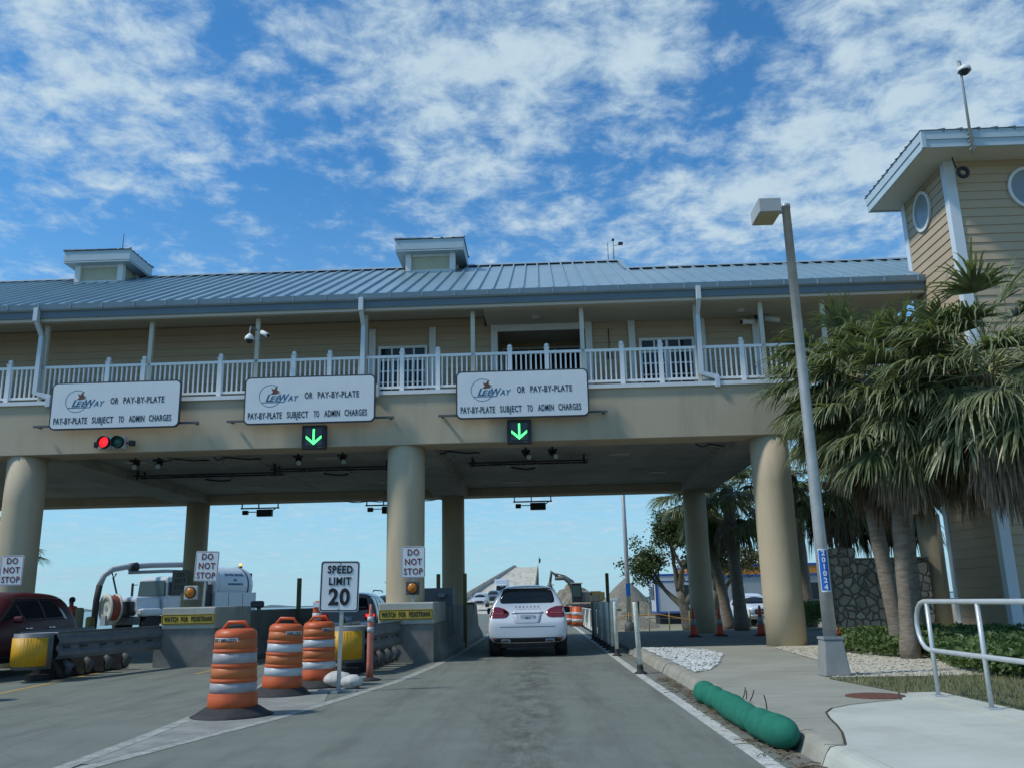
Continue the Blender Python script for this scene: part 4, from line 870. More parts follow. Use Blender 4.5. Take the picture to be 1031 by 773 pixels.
def bag(c, s, pr, name='sandbag', mt=None, label='', cat='sandbag'):
    a = MB(); n = 14; v_ = []; 
    for j in range(9):
        ph = PI * j / 8
        for k in range(n):
            th = 2 * PI * k / n; d = Vector((math.sin(ph) * math.cos(th), math.sin(ph) * math.sin(th), math.cos(ph))); w_ = 1 + .22 * noise.noise(d * 2.2 + Vector(c)) + .08 * noise.noise(d * 6 + Vector(c))
            v_.append(Vector(c) + Vector((d.x * s[0] * w_, d.y * s[1] * w_, d.z * s[2] * w_)))
    a.add(v_, [(j * n + k, j * n + (k + 1) % n, (j + 1) * n + (k + 1) % n, (j + 1) * n + k) for j in range(8) for k in range(n)], True)
    o = a.build(name, mt, loc=(c[0], c[1], 0)); return tag(o, label, cat)
M_bag = mat('white_sack', (.60, .60, .57), .8, (.42, .42, .38), 8, bump=.6, bscale=14)
bag((-3.33, 15.0, .12), (.25, .16, .13), rng, mt=M_bag, label='white sandbag on the ground left of the sign post foot', cat='sandbag')['group'] = 'white sandbags at the speed sign'
bag((-3.05, 14.75, .10), (.19, .14, .11), rng, mt=M_bag, label='white sandbag on the ground right of the sign post foot', cat='sandbag')['group'] = 'white sandbags at the speed sign'
t = thing('tube_marker', 'faded pink tube marker with pale bands, standing right of the speed sign', 'tube marker', (-3.03, 16.2, 0))
MB().lathe((-3.03, 16.2, 0), [(.062, .03), (.058, .3), (.055, 1.0), (.045, 1.12), (.03, 1.15), (.03, 1.2), (.02, 1.3), (.001, 1.31)], 16).build('tube', mat('faded_pink', (.52, .14, .09), .5, (.60, .22, .16), 4), t)
for z_ in (.82, 1.0): MB().lathe((-3.03, 16.2, 0), [(.057, z_), (.0595, z_), (.0585, z_ + .09), (.055, z_ + .09)], 16).build('reflective_band', M_wh3, t)
MB().lathe((-3.03, 16.2, 0), [(.2, 0), (.2, .02), (.08, .05), (.06, .06)], 8).build('base', M_black, t)
t = thing('channel_marker', 'slim orange and white channel marker seen behind the barrels left of the speed sign', 'channel marker', (-4.74, 19.2, 0))
MB().lathe((-4.74, 19.2, 0), [(.1, .0), (.095, 1.1), (.085, 1.25), (.085, 1.36), (.04, 1.40), (.001, 1.4)], 16).build('tube', M_or, t)
for z_ in (.45, .75, 1.02): MB().lathe((-4.74, 19.2, 0), [(.097, z_), (.1, z_), (.098, z_ + .13), (.094, z_ + .13)], 16).build('reflective_band', M_wh3, t)
MB().box(-4.81, -4.67, 19.1, 19.13, 1.27, 1.37).build('top_plate', M_signw, t); MB().box(-5.0, -4.48, 18.95, 19.45, 0, .04).build('base', M_black, t)
# white delineator posts on the right
M_del = mat('delineator_white', (.84, .84, .74), .45, (.52, .53, .45), 5)
def delineator(x, y, label, grp, tilt=0., mt=None, h_=1.24):
    t = thing('delineator_post', label, 'delineator post', (x, y, 0), grp)
    MB().lathe((x, y, 0), [(.045, .07), (.045, h_ - .02), (.04, h_), (.001, h_)], 14).build('tube', mt or M_del, t)
    MB().lathe((x, y, 0), [(.12, 0), (.115, .02), (.06, .05), (.055, .12), (.05, .16), (.045, .16)], 8).build('base', M_black, t)
    t.rotation_euler = (0, tilt, 0)
delineator(1.77, 16.5, 'single white delineator post nearest the camera, standing apart from the row', 'white delineator posts', -.03)
for k, (x, y) in enumerate(((1.80, 21.7), (1.80, 23.0), (1.80, 24.2), (1.80, 25.4), (1.79, 26.6), (1.79, 27.8), (1.78, 29.2), (1.78, 30.6))):
    delineator(x, y, ['first and nearest white post of the row beside the lane', 'second white post of the row', 'third white post of the row', 'fourth post of the row, half hidden by the nearer ones', 'fifth post of the row, half hidden by the nearer ones', 'sixth post of the row', 'seventh post of the row, next to the dark last one', 'dark last and farthest post of the row beside the white car'][k], 'white delineator posts', (.0, .01, -.012, 0, .015, 0, -.01, 0)[k], mt=mat('old_delineator', (.16, .17, .17), .6) if k == 7 else (mat('grey_delineator', (.38, .40, .38), .5) if k in (3, 5, 6) else None))
def cone(x, y, z, label, grp, s_=1., mt=None):
    t = thing('traffic_cone', label, 'traffic cone', (x, y, z), grp)
    MB().lathe((x, y, z), [(.14 * s_, .03), (.125 * s_, .12), (.035 * s_, .88 * s_), (.03 * s_, .9 * s_), (.001, .9 * s_)], 16).build('cone_body', mt or M_or, t)
    MB().lathe((x, y, z), [(.098 * s_, .34 * s_), (.101 * s_, .34 * s_), (.074 * s_, .56 * s_), (.07 * s_, .56 * s_)], 16).build('reflective_band', M_wh2, t)
    MB().box(x - .2 * s_, x + .2 * s_, y - .2 * s_, y + .2 * s_, z, z + .035).build('base', M_black, t)
M_cone = mat('cone_orange', (.65, .08, .03), .5)
cone(5.0, 29.8, .06, 'orange cone against the right rear column', 'orange cones by the driveway', 1, M_cone); cone(5.88, 30.0, .06, 'orange cone just right of the right rear column, by a palm trunk', 'orange cones by the driveway', 1, M_cone); cone(7.12, 29.6, .06, 'orange cone just left of the right front column', 'orange cones by the driveway', 1.05, M_cone)
cone(2.9, 41.0, 0, 'small orange cone by the dirt behind the white posts', 'orange cones by the driveway', .9, M_cone)
# olive steel posts and bollards
M_ol = mat('olive_steel', (.12, .105, .035), .6, (.17, .14, .05), 4)
M_yel = mat('bollard_yellow', (.32, .25, .06), .6, (.24, .19, .06), 4)
def postbox(x, y, z0, z1, r_, label, mt, grp='olive steel posts at the toll islands'):
    a = MB(); a.box(x - r_, x + r_, y - r_, y + r_, z0, z1); tag(a.build('steel_post', mt, bevel=.008), label, 'post', grp)
postbox(-7.5, 28, 0, 2.15, .06, 'tall dark olive post between the tank truck and the speed sign', M_ol)
postbox(-2.22, 27, .0, 2.15, .055, 'tall dark olive post right of the central rear column', M_ol)
postbox(-3.02, 27, .0, 2.15, .055, 'tall dark olive post left of the central rear column', M_ol)
postbox(2.27, 30, .0, 2.15, .055, 'tall dark olive post behind the row of white delineators', M_ol)
def bollard(x, y, h_, r_, label, mt):
    a = MB(); a.lathe((x, y, 0), [(r_, 0), (r_, h_ - .05), (r_ * .75, h_), (.001, h_ + .01)], 16); tag(a.build('bollard', mt), label, 'bollard', 'round bollards at the toll islands')
bollard(-2.66, 26.6, 1.12, .11, 'yellow bollard in front of the central rear column', M_yel)
bollard(-8.1, 26, 1.05, .11, 'olive yellow bollard beside the camera post left of the barrels', M_yel)
bollard(-5.35, 24.5, .95, .08, 'olive bollard peeping over the middle barrel', M_ol)
bollard(-13.3, 26.5, 1.12, .12, 'olive bollard below the hanging black hose of the truck', M_yel); bollard(-15.6, 30.3, 1.40, .15, 'round concrete pile right of the worker in orange', mat('pile_wood', (.30, .27, .18), .9))
bollard(-10.9, 26.5, .95, .1, 'short olive bollard in front of the truck grille', M_yel)
t = thing('speaker_post', 'round headed grey camera on a low post left of the orange barrels', 'camera', (-8.45, 27, 0)); MB().box(-8.5, -8.4, 27, 27.1, 0, 1.3).build('post', M_ol, t)
MB().box(-8.68, -8.3, 26.9, 27.15, 1.28, 1.48).build('camera_head', M_dgrey, t, bevel=.06)
t = thing('equipment_cabinet', 'tall grey cabinet with two small cameras beside the central rear column', 'cabinet', (-2.85, 25.5, 0))
MB().box(-3.6, -2.42, 25.6, 25.9, 0, 1.72).build('cabinet_body', mat('cabinet_grey', (.14, .155, .16), .5), t, bevel=.015); MB().box(-2.46, -2.40, 25.55, 25.6, 0, 1.72).build('edge_strip', M_grey, t)
for z_ in (1.45, 1.2): MB().box(-2.86, -2.66, 25.35, 25.6, z_, z_ + .12).build('small_camera', M_grey, t, bevel=.03)
a = MB(); a.box(-6.8, -5.6, 30, 30.25, 0, 1.25); tag(a.build('steel_hoarding', M_dgrey, bevel=.01), 'dark flat hoarding between the tall olive post and the channel marker', 'hoarding')
t = thing('end_cabinet', 'dark cabinet at the far end of the central island', 'cabinet', (-2.7, 34, 0)); MB().box(-2.95, -2.42, 33.6, 34.6, 0, 1.28).build('cabinet_body', M_dgrey, t, bevel=.02); MB().box(-2.98, -2.4, 33.57, 34.63, 1.281, 1.31).build('cabinet_lid', M_grey, t)
# ================================================================== LAMP POLE
t = thing('street_lamp', 'tall galvanised lamp pole with box head and blue number tag on the sidewalk', 'street lamp', (4.28, 13.62, .15))
MB().box(4.09, 4.47, 13.42, 13.82, .146, .66, taper=(.05, .05)).build('base_cover', mat('base_cover_grey', (.23, .235, .225), .45, (.28, .285, .275), 5), t, bevel=.02)
MB().box(4.13, 4.43, 13.46, 13.78, .662, .70).build('base_collar', M_grey, t)
MB().lathe((4.28, 13.62, 0), [(.098, .68), (.09, 2.2), (.08, 4.5), (.068, 7.54), (.075, 7.54), (.075, 7.60), (.001, 7.62)], 28).build('pole', M_galv, t)
MB().cyl((4.24, 13.62, 7.48), (4.10, 13.62, 7.48), .035, n=10).build('arm', M_galv, t)
hd = MB(); hd.box(3.76, 4.12, 13.32, 13.88, 7.36, 7.60); ho = hd.build('lamp_head', mat('lamp_head_grey', (.36, .38, .38), .45, (.42, .44, .44), 3), t, bevel=.012)
MB().box(3.79, 4.09, 13.36, 13.84, 7.345, 7.36).build('lamp_lens', mat('yellowed_lens', (.42, .38, .24), .35), ho)
a = MB(); n = 8; v_ = []
for k in range(n + 1):
    an = R(-90 - 52 + 90 * k / n)
    for z_ in (1.34, 1.97): v_.append((4.28 + .0965 * math.cos(an), 13.62 + .0965 * math.sin(an), z_))
a.add(v_, [(2 * k, 2 * k + 2, 2 * k + 3, 2 * k + 1) for k in range(n)]); tg = a.build('number_tag', M_signw, t, fixn=False)
a = MB(); v_ = []
for k in range(n + 1):
    an = R(-90 - 46 + 78 * k / n)
    for z_ in (1.36, 1.95): v_.append((4.28 + .0975 * math.cos(an), 13.62 + .0975 * math.sin(an), z_))
a.add(v_, [(2 * k, 2 * k + 2, 2 * k + 3, 2 * k + 1) for k in range(n)]); a.build('tag_field', mat('tag_blue', (.01, .12, .48), .4), tg, fixn=False)
an = R(-97)
for k, ch in enumerate('201024'): text(ch, .105, (4.28 + .1035 * math.cos(an), 13.62 + .1035 * math.sin(an), 1.905 - k * .1), M_signw, tg, bold=.004, rot=(PI / 2, 0, an + PI / 2), ext=.001)
# ================================================================== HANDRAIL
t = thing('handrail', 'grey pipe handrail with a looped end along the new concrete ramp', 'handrail', (4.45, 9.5, .17))
xx_ = 4.45; pts = [(xx_, 1.0, 1.20), (xx_, 10.55, 1.20)]
for k in range(9): th = R(90 - 180 * k / 8); pts.append((xx_, 10.62 + .27 * math.cos(th), .93 + .27 * math.sin(th)))
pts += [(xx_, 10.3, .66), (xx_, 1.0, .66)]
MB().tube(pts, .026, 12).build('rail', mat('handrail_paint', (.50, .53, .53), .4, (.58, .61, .61), 6, metal=.3), t)
for y in (10.55, 9.35, 7.6, 5.8, 4.0): MB().cyl((xx_, y, .168), (xx_, y, 1.18), .024, n=12).build('post', MATS['handrail_paint'], t); MB().box(xx_ - .07, xx_ + .07, y - .09, y + .09, .168, .18).build('foot_plate', MATS['handrail_paint'], t)
# ================================================================== GREEN SOCK, MANHOLE
a = MB(); pts = []; rs = []
n = 200; ax = (Vector((2.06, 11.95, .13)), Vector((2.08, 11.2, .125)), Vector((2.07, 10.4, .13)), Vector((2.05, 9.6, .13)), Vector((2.04, 8.8, .14)), Vector((2.10, 8.02, .145)))
def crv(t_):
    t_ *= len(ax) - 1; i = min(int(t_), len(ax) - 2); f = t_ - i; p0 = ax[max(i - 1, 0)]; p1 = ax[i]; p2 = ax[i + 1]; p3 = ax[min(i + 2, len(ax) - 1)]
    return .5 * ((2 * p1) + (p2 - p0) * f + (2 * p0 - 5 * p1 + 4 * p2 - p3) * f * f + (3 * p1 - p0 - 3 * p2 + p3) * f ** 3)
for k in range(n + 1):
    f = k / n; pts.append(crv(f)); r0_ = .132 + .006 * math.sin(f * 17) + .004 * math.sin(f * 43)
    for c_, w_, d_ in ((.13, .03, .035), (.27, .04, .012), (.74, .03, .032)): r0_ -= d_ * math.exp(-((f - c_) / w_) ** 2)
    e_ = min(f / .05, (1 - f) / .06, 1); r0_ *= math.sqrt(max(1 - (1 - e_) ** 2, .02)); rs.append(r0_ * (1 + .03 * (k % 2)))
a.tube(pts, rs, 26)
o = a.build('sediment_sock', mat('green_mesh_sock', (.006, .145, .090), .75, (.014, .20, .125), 6, bump=.6, bscale=180)); tag(o, 'long lumpy green mesh sock lying in the gutter against the kerb', 'sediment sock')
for k, (y, z_, dx) in enumerate(((9.85, .35, .02), (9.72, .33, .0), (9.55, .35, .04), (8.85, .37, -.03))):
    a = MB(); a.tube([(2.12, y, .26), (2.13 + dx * .5, y, z_ - .04), (2.13 + dx, y - .01, z_ + .02)], .006, 5); tag(a.build('dry_twig', mat('twig', (.05, .035, .03), .9)), ['dry stalk on the sock, farthest of the close three', 'dry stalk on the sock, middle of the close three', 'dry stalk on the sock, nearest of the close three', 'lone dry stalk standing near the thick end of the sock'][k], 'twig', 'dry stalks on the green sock')
a = MB(); a.lathe((3.86, 10.87, .146), [(.33, 0), (.33, .008), (.30, .011), (.001, .011)], 40); tag(a.build('manhole_cover', M_rust), 'rusty round manhole cover set in the sidewalk near the handrail', 'manhole cover')
# ================================================================== STONE WALL
t = thing('stone_wall', 'grey fieldstone wall with a stepped top behind the palms', 'wall', (9.0, 22.4, .1))
M_stone = mat('fieldstone', (.16, .16, .14), .85, (.24, .235, .20), 6, extra=voro_extra(5.2, (.13, .125, .105), [(.28, .27, .225), (.43, .42, .36), (.30, .24, .18), (.52, .51, .44), (.34, .34, .30)], .055))
MB().box(7.32, 9.62, 22.35, 22.75, .05, 2.12).build('wall_face', M_stone, t, bevel=.03); MB().box(7.28, 7.84, 22.32, 22.8, .052, 2.42).build('wall_pier', M_stone, t, bevel=.03)
MB().box(7.86, 9.62, 22.32, 22.78, 2.122, 2.16).build('cap', M_barr, t)
# ================================================================== VEHICLES
def loft(stations, mt, par, name='body', sub=2):
    a = MB(); m_ = len(stations[0][1]); ring = 2 * m_ - 2; v_ = []
    for y, pts in stations:
        full = list(pts) + [(-x, z) for x, z in reversed(pts[1:-1])]
        v_ += [(x, y, z) for x, z in full]
    n = len(stations)
    f = [(i * ring + k, i * ring + (k + 1) % ring, (i + 1) * ring + (k + 1) % ring, (i + 1) * ring + k) for i in range(n - 1) for k in range(ring)]
    f += [tuple(range(ring)), tuple((n - 1) * ring + k for k in range(ring))]
    # end caps as strips so that the subdivision stays clean
    f = f[:-2]
    for base in (0, (n - 1) * ring):
        for k in range(m_ - 1):
            a0, a1 = k, k + 1; b0, b1 = (ring - k) % ring, ring - k - 1
            idx = [base + a0, base + a1, base + b1, base + b0]; idx2 = []
            for q in idx:
                if q not in idx2: idx2.append(q)
            if len(idx2) > 2: f.append(tuple(idx2))
    a.add(v_, f, True); org = wloc(par); a.v = [p + org for p in a.v]
    o = a.build(name, mt, par); md = o.modifiers.new('sub', 'SUBSURF'); md.levels = sub; md.render_levels = sub
    dg = bpy.context.evaluated_depsgraph_get(); ev = o.evaluated_get(dg); me = bpy.data.meshes.new_from_object(ev)
    o.modifiers.clear(); o.data = me
    for p in me.polygons: p.use_smooth = True
    bm = bmesh.new(); bm.from_mesh(me); tree = BVHTree.FromBMesh(bm); bm.free()
    return o, tree
def conform(tree, rows, axis, mt, par, name, off=.006, nc=12, th=.012):
    # rows: (z, a, b); axis 'rear' looks along +y from y=-5, 'front' along -y, 'right'/'left' along x
    a = MB(); org = wloc(par)
    D = {'rear': Vector((0, 1, 0)), 'front': Vector((0, -1, 0)), 'right': Vector((-1, 0, 0)), 'left': Vector((1, 0, 0))}[axis]; pts = []
    rr = []
    for i in range(len(rows) - 1):
        for s_ in range(3): f = s_ / 3; rr.append(tuple(rows[i][j] * (1 - f) + rows[i + 1][j] * f for j in range(3)))
    rr.append(rows[-1]); last = 0
    for (z, p0, p1) in rr:
        for k in range(nc + 1):
            q = p0 + (p1 - p0) * k / nc
            o_ = Vector((q, -4, z)) if axis == 'rear' else Vector((q, 9, z)) if axis == 'front' else Vector((4, q, z)) if axis == 'right' else Vector((-4, q, z))
            h = tree.ray_cast(o_, D)
            p = h[0] if h[0] is not None else (pts[-1] if pts else Vector((q, 0, z)) if axis in ('rear', 'front') else Vector((0, q, z)))
            pts.append(p - D * off)
    n = nc + 1; f = [(i * n + k, i * n + k + 1, (i + 1) * n + k + 1, (i + 1) * n + k) for i in range(len(rr) - 1) for k in range(nc)]
    v2 = [p + D * (th + off) for p in pts]; N_ = len(pts); f2 = []
    per = [k for k in range(n)] + [i * n + n - 1 for i in range(1, len(rr))] + [(len(rr) - 1) * n + k for k in range(n - 2, -1, -1)] + [i * n for i in range(len(rr) - 2, 0, -1)]
    for i in range(len(per)): q0, q1 = per[i], per[(i + 1) % len(per)]; f2.append((q0, q1, N_ + q1, N_ + q0))
    a.add([p + org for p in pts + v2], f + f2, True); o = a.build(name, mt, par, fixn=True); return o
def wheel(par, x, y, r_, w_, side, rim=None):
    org = wloc(par); Ax = Matrix.Rotation(PI / 2, 3, 'Y'); t = thing('wheel', None, None); t.parent = par; t.location = (x, y, r_)
    c = wloc(par) + Vector((x, y, r_)); h_ = w_ / 2; a = MB(); a.lathe(c, [(r_ * .62, -h_), (r_ * .95, -h_), (r_, -h_ * .7), (r_, h_ * .7), (r_ * .95, h_), (r_ * .62, h_)], 28, axis=Ax)
    o = a.build('tyre', M_black, t); a = MB(); s_ = side; a.lathe(c, [(r_ * .6, s_ * h_ * .98), (r_ * .55, s_ * h_ * .8), (r_ * .15, s_ * h_ * .85), (.001, s_ * h_ * .9)], 20, axis=Ax)
    for k in range(5):
        an = 2 * PI * k / 5; d = Vector((0, math.cos(an), math.sin(an))); a.tube([c + Vector((s_ * h_ * .95, 0, 0)) + d * .05, c + Vector((s_ * h_ * .95, 0, 0)) + d * r_ * .58], [.04, .025], 6)
    a.build('rim', rim or mat('rim_silver', (.35, .36, .38), .35, metal=.7), t); return t
def S(zb, wb, zs, ws, zw, wm, zl, wl, zr, wr, zt, wt): return [(0, zb), (wb, zb), (ws, zs), (wm, zw), (wl, zl), (wr, zr), (wt, zt), (0, zt + .012)]
SUV = [(-.02, S(.42, .6, .48, .80, .60, .86, .72, .84, .76, .74, .78, .4)),
       (.05, S(.33, .70, .42, .92, .64, .955, .84, .93, .90, .86, .92, .45)),
       (.16, S(.30, .75, .40, .95, .64, .968, .98, .93, 1.06, .86, 1.08, .45)),
       (.24, S(.30, .75, .40, .95, .64, .97, 1.10, .93, 1.22, .82, 1.25, .52)),
       (.36, S(.30, .75, .38, .95, .64, .97, 1.12, .93, 1.46, .76, 1.52, .50)),
       (.50, S(.28, .75, .38, .95, .64, .97, 1.12, .93, 1.61, .70, 1.67, .48)),
       (1.3, S(.25, .75, .36, .94, .64, .97, 1.10, .94, 1.645, .64, 1.70, .40)),
       (2.3, S(.25, .75, .36, .94, .64, .96, 1.07, .94, 1.635, .62, 1.69, .38)),
       (2.95, S(.25, .75, .36, .94, .64, .96, 1.04, .93, 1.48, .66, 1.53, .42)),
       (3.55, S(.25, .75, .36, .94, .64, .95, 1.00, .91, 1.08, .78, 1.11, .45)),
       (4.2, S(.27, .75, .36, .93, .62, .93, .90, .86, .98, .70, 1.01, .42)),
       (4.65, S(.30, .7, .38, .84, .60, .84, .76, .78, .84, .62, .87, .4)),
       (4.80, S(.36, .6, .44, .70, .56, .72, .66, .66, .72, .52, .74, .35))]
M_wcar = mat('white_car_paint', (.62, .66, .70), .22, spec=.6, coat=.7)
M_lens = mat('headlight_lens', (.45, .47, .48), .15, spec=.8)
M_lens = M_lens
t = thing('white_suv', 'white SUV driving away down the lane, seen from behind under the building', 'car', (-.30, 21.9, 0))
body, tr = loft(SUV, M_wcar, t)
conform(tr, [(1.255, -.60, .60), (1.275, -.655, .655), (1.34, -.665, .665), (1.48, -.63, .63), (1.58, -.585, .585), (1.605, -.54, .54)], 'rear', M_glass, t, 'rear_window', nc=24)
conform(tr, [(1.612, -.58, .58), (1.63, -.56, .56), (1.65, -.50, .50)], 'rear', M_wcar, t, 'roof_spoiler', off=.06, nc=16)
a = MB(); 
for s_ in (-1, 1):
    ro = [(.915, .58, .86), (.935, .50, .90), (.99, .45, .925), (1.06, .46, .92), (1.13, .56, .90), (1.175, .70, .87)]
    ro = [(z, p * s_, q * s_) if s_ > 0 else (z, -q, -p) for z, p, q in ro]; l_ = conform(tr, ro, 'rear', M_red, t, 'tail_light', off=.012, nc=10)
    hi = [(1.00, .56, .88), (1.03, .54, .88)]; hi = [(z, p, q) if s_ > 0 else (z, -q, -p) for z, p, q in hi]; conform(tr, hi, 'rear', mat('lens_pale', (.26, .07, .07), .15), l_, 'lens_strip', off=.02, nc=8)
    side = [(1.10, .75, 1.9), (1.16, .75, 1.9), (1.40, 1.0, 1.9), (1.5, 1.25, 1.85)]
    for (y0, y1) in ((.95, 1.75), (1.85, 2.7)): conform(tr, [(1.13, y0, y1), (1.48, y0 + (.18 if y0 < 1 else 0), y1 - (.0 if y0 < 1 else .35))], 'right' if s_ > 0 else 'left', M_glass, t, 'side_window')
    o = Vector(wloc(t)); a = MB(); a.box(o.x + s_ * .93, o.x + s_ * 1.13, o.y + 2.75, o.y + 2.85, .98, 1.14) if s_ > 0 else a.box(o.x - 1.13, o.x - .93, o.y + 2.75, o.y + 2.85, .98, 1.14); a.build('wing_mirror', M_dark, t, bevel=.04)
    a = MB(); e = 1 if s_ > 0 else -1; xa, xb = sorted((o.x + e * .42, o.x + e * .64)); a.box(xa, xb, o.y - .06, o.y + .2, .345, .42); ex_ = a.build('exhaust', mat('chrome', (.55, .56, .57), .2, metal=1), t, bevel=.015); a = MB(); a.box(xa + .02, xb - .02, o.y - .066, o.y - .058, .36, .405); a.build('exhaust_mouth', M_black, ex_)
    a = MB(); xa, xb = sorted((o.x + e * .74, o.x + e * .83)); a.box(xa, xb, o.y - .0, o.y + .1, .405, .445); a.build('reflector', M_red, t, bevel=.01)
conform(tr, [(.345, -.80, .80), (.36, -.88, .88), (.42, -.92, .92), (.455, -.93, .93)], 'rear', M_black, t, 'lower_bumper', off=.012, nc=20)
conform(tr, [(.70, -.66, .66), (.712, -.66, .66)], 'rear', M_dgrey, t, 'tailgate_gap', off=.004, nc=16)
conform(tr, [(.79, -.28, .28), (.82, -.31, .31), (1.01, -.36, .36)], 'rear', mat('tailgate_recess', (.42, .46, .50), .3), t, 'plate_recess', off=.004, nc=8)
o = wloc(t); a = MB(); ry = o.y + .045
a.box(o.x - .17, o.x + .17, ry - .02, ry + .02, .825, .985); pl = a.build('number_plate', mat('plate_face', (.42, .50, .56), .4, (.50, .56, .62), 20), t, bevel=.006); text('I II I', .07, (o.x, ry - .024, .905), M_dgrey, pl, bold=.002)
conform(tr, [(1.03, -.38, .38), (1.05, -.38, .38)], 'rear', M_wcar, t, 'handle_strip', off=.03, nc=8)
for k, ch in enumerate('PORSCHE'): text(ch, .055, (o.x - .27 + k * .09, o.y + .155, 1.165), M_dgrey, t, bold=.003)
a = MB(); a.tube([(o.x - .2, o.y + .42, 1.22), (o.x, o.y + .40, 1.225), (o.x + .28, o.y + .41, 1.25)], .012, 5); a.build('wiper', M_dark, t)
a = MB(); 
for s_ in (-1, 1): a.tube([(o.x + s_ * .67, o.y + .9, 1.69), (o.x + s_ * .67, o.y + 2.2, 1.70)], .016, 6)
a.build('roof_rail', MATS['chrome'], t)
for s_ in (-1, 1):
    wheel(t, s_ * .81, .85, .37, .29, s_); wheel(t, s_ * .82, 3.75, .37, .29, s_)
    a = MB(); a.box(o.x + min(s_ * .64, s_ * .955), o.x + max(s_ * .64, s_ * .955), o.y + .40, o.y + .60, .30, .60); a.build('arch_liner', M_black, t)
a = MB(); a.box(o.x - .66, o.x + .66, o.y + .10, o.y + 4.2, .22, .37); a.build('underbody', M_black, t, bevel=.03)
# ---- generic side-detailed SUV
def suv(name, label, loc, rz, paint, sc_=(1, 1, 1), cat='car', glass=None):
    t = thing(name, label, cat, loc); st_ = [(y * sc_[1], [(x * sc_[0], z * sc_[2]) for x, z in p]) for y, p in SUV]; kx, ky, kz = sc_
    body, tr = loft(st_, paint, t); G = glass or M_glass
    conform(tr, [(1.16 * kz, -.68 * kx, .68 * kx), (1.52 * kz, -.56 * kx, .56 * kx)], 'rear', G, t, 'rear_window')
    conform(tr, [(1.12 * kz, -.74 * kx, .74 * kx), (1.50 * kz, -.58 * kx, .58 * kx)], 'front', G, t, 'windscreen')
    for ax in ('right', 'left'):
        conform(tr, [(1.11 * kz, .62 * ky, 3.3 * ky), (1.2 * kz, .68 * ky, 3.1 * ky), (1.40 * kz, .85 * ky, 2.72 * ky), (1.53 * kz, 1.05 * ky, 2.4 * ky)], ax, G, t, 'side_window', nc=20)
        for y_ in (1.55, 2.45): conform(tr, [(1.12 * kz, y_ * ky, (y_ + .06) * ky), (1.53 * kz, (y_) * ky, (y_ + .06) * ky)], ax, M_dark, t, 'pillar', off=.012, nc=1)
        for y_ in (.9, 1.9, 2.95): conform(tr, [(.42 * kz, y_ * ky, (y_ + .012) * ky), (1.08 * kz, (y_) * ky, (y_ + .012) * ky)], ax, M_dark, t, 'door_gap', off=.003, nc=1, th=.004)
        for y_ in (1.25, 2.2): conform(tr, [(.93 * kz, y_ * ky, (y_ + .2) * ky), (.96 * kz, (y_) * ky, (y_ + .2) * ky)], ax, MATS['chrome'], t, 'door_handle', off=.03, nc=3)
        conform(tr, [(.34 * kz, .2 * ky, 4.3 * ky), (.42 * kz, .2 * ky, 4.3 * ky)], ax, M_dark, t, 'sill', off=.01, nc=20)
        conform(tr, [(1.56 * kz, .6 * ky, 2.7 * ky), (1.575 * kz, .6 * ky, 2.7 * ky)], ax, MATS['chrome'], t, 'window_trim', off=.012, nc=16)
    for s_ in (-1, 1):
        ro = [(.86 * kz, .60, .88), (1.0 * kz, .56, .89), (1.06 * kz, .64, .86)]; ro = [(z, p * kx, q * kx) if s_ > 0 else (z, -q * kx, -p * kx) for z, p, q in ro]; conform(tr, ro, 'rear', M_red, t, 'tail_light', off=.012, nc=6)
        ro = [(.66 * kz, .50, .70), (.78 * kz, .45, .72)]; ro = [(z, p * kx, q * kx) if s_ > 0 else (z, -q * kx, -p * kx) for z, p, q in ro]; conform(tr, ro, 'front', M_lens, t, 'headlight', off=.012, nc=6)
        for y_ in (.85, 3.85):
            q = wheel(t, s_ * .84 * kx, y_ * ky, .36, .26, s_)
            o_ = wloc(t); a = MB(); Ax = Matrix.Rotation(PI / 2, 3, 'Y'); a.lathe((o_.x + s_ * .835 * kx, o_.y + y_ * ky, o_.z + .39), [(.42, -.145 * s_), (.42, .12 * s_), (.1, .12 * s_)], 28, axis=Ax); a.build('wheel_arch', M_black, t)
        o_ = wloc(t); a = MB(); xa, xb = sorted((o_.x + s_ * .93 * kx, o_.x + s_ * 1.14 * kx)); a.box(xa, xb, o_.y + 2.85 * ky, o_.y + 2.97 * ky, o_.z + 1.06 * kz, o_.z + 1.20 * kz); a.build('wing_mirror', paint, t, bevel=.045)
    conform(tr, [(.40 * kz, -.5 * kx, .5 * kx), (.52 * kz, -.55 * kx, .55 * kx), (.70 * kz, -.4 * kx, .4 * kx)], 'front', M_dark, t, 'grille')
    conform(tr, [(.36 * kz, -.85 * kx, .85 * kx), (.55 * kz, -.9 * kx, .9 * kx)], 'rear', M_dark, t, 'lower_bumper', off=.01, nc=16)
    conform(tr, [(.84 * kz, -.18, .18), (.98 * kz, -.18, .18)], 'rear', MATS['plate_face'], t, 'number_plate', off=.02, nc=3)
    t.rotation_euler = (0, 0, rz); return t, tr
M_maroon = mat('dark_red_paint', (.060, .007, .012), .45, spec=.3, coat=.1)
suv('red_suv', 'dark red SUV cut by the left edge, facing the camera behind the grey crash cushion', (-11.85, 21.3, 0), PI + .02, M_maroon, (1, .98, 1.02))
t, tr = suv('silver_suv', 'silver SUV with lit brake lights seen from behind the speed limit sign', (-5.80, 27.0, 0), 0, mat('silver_paint', (.36, .39, .41), .25, metal=.5, coat=.5), (.97, 1, .99))
a = MB(); o = wloc(t); 
for s_ in (-1, 1): a.tube([(o.x + s_ * .66, o.y + .8, 1.68), (o.x + s_ * .66, o.y + .95, 1.73), (o.x + s_ * .66, o.y + 2.4, 1.73), (o.x + s_ * .66, o.y + 2.5, 1.68)], .018, 6)
a.build('roof_rack', M_dark, t)
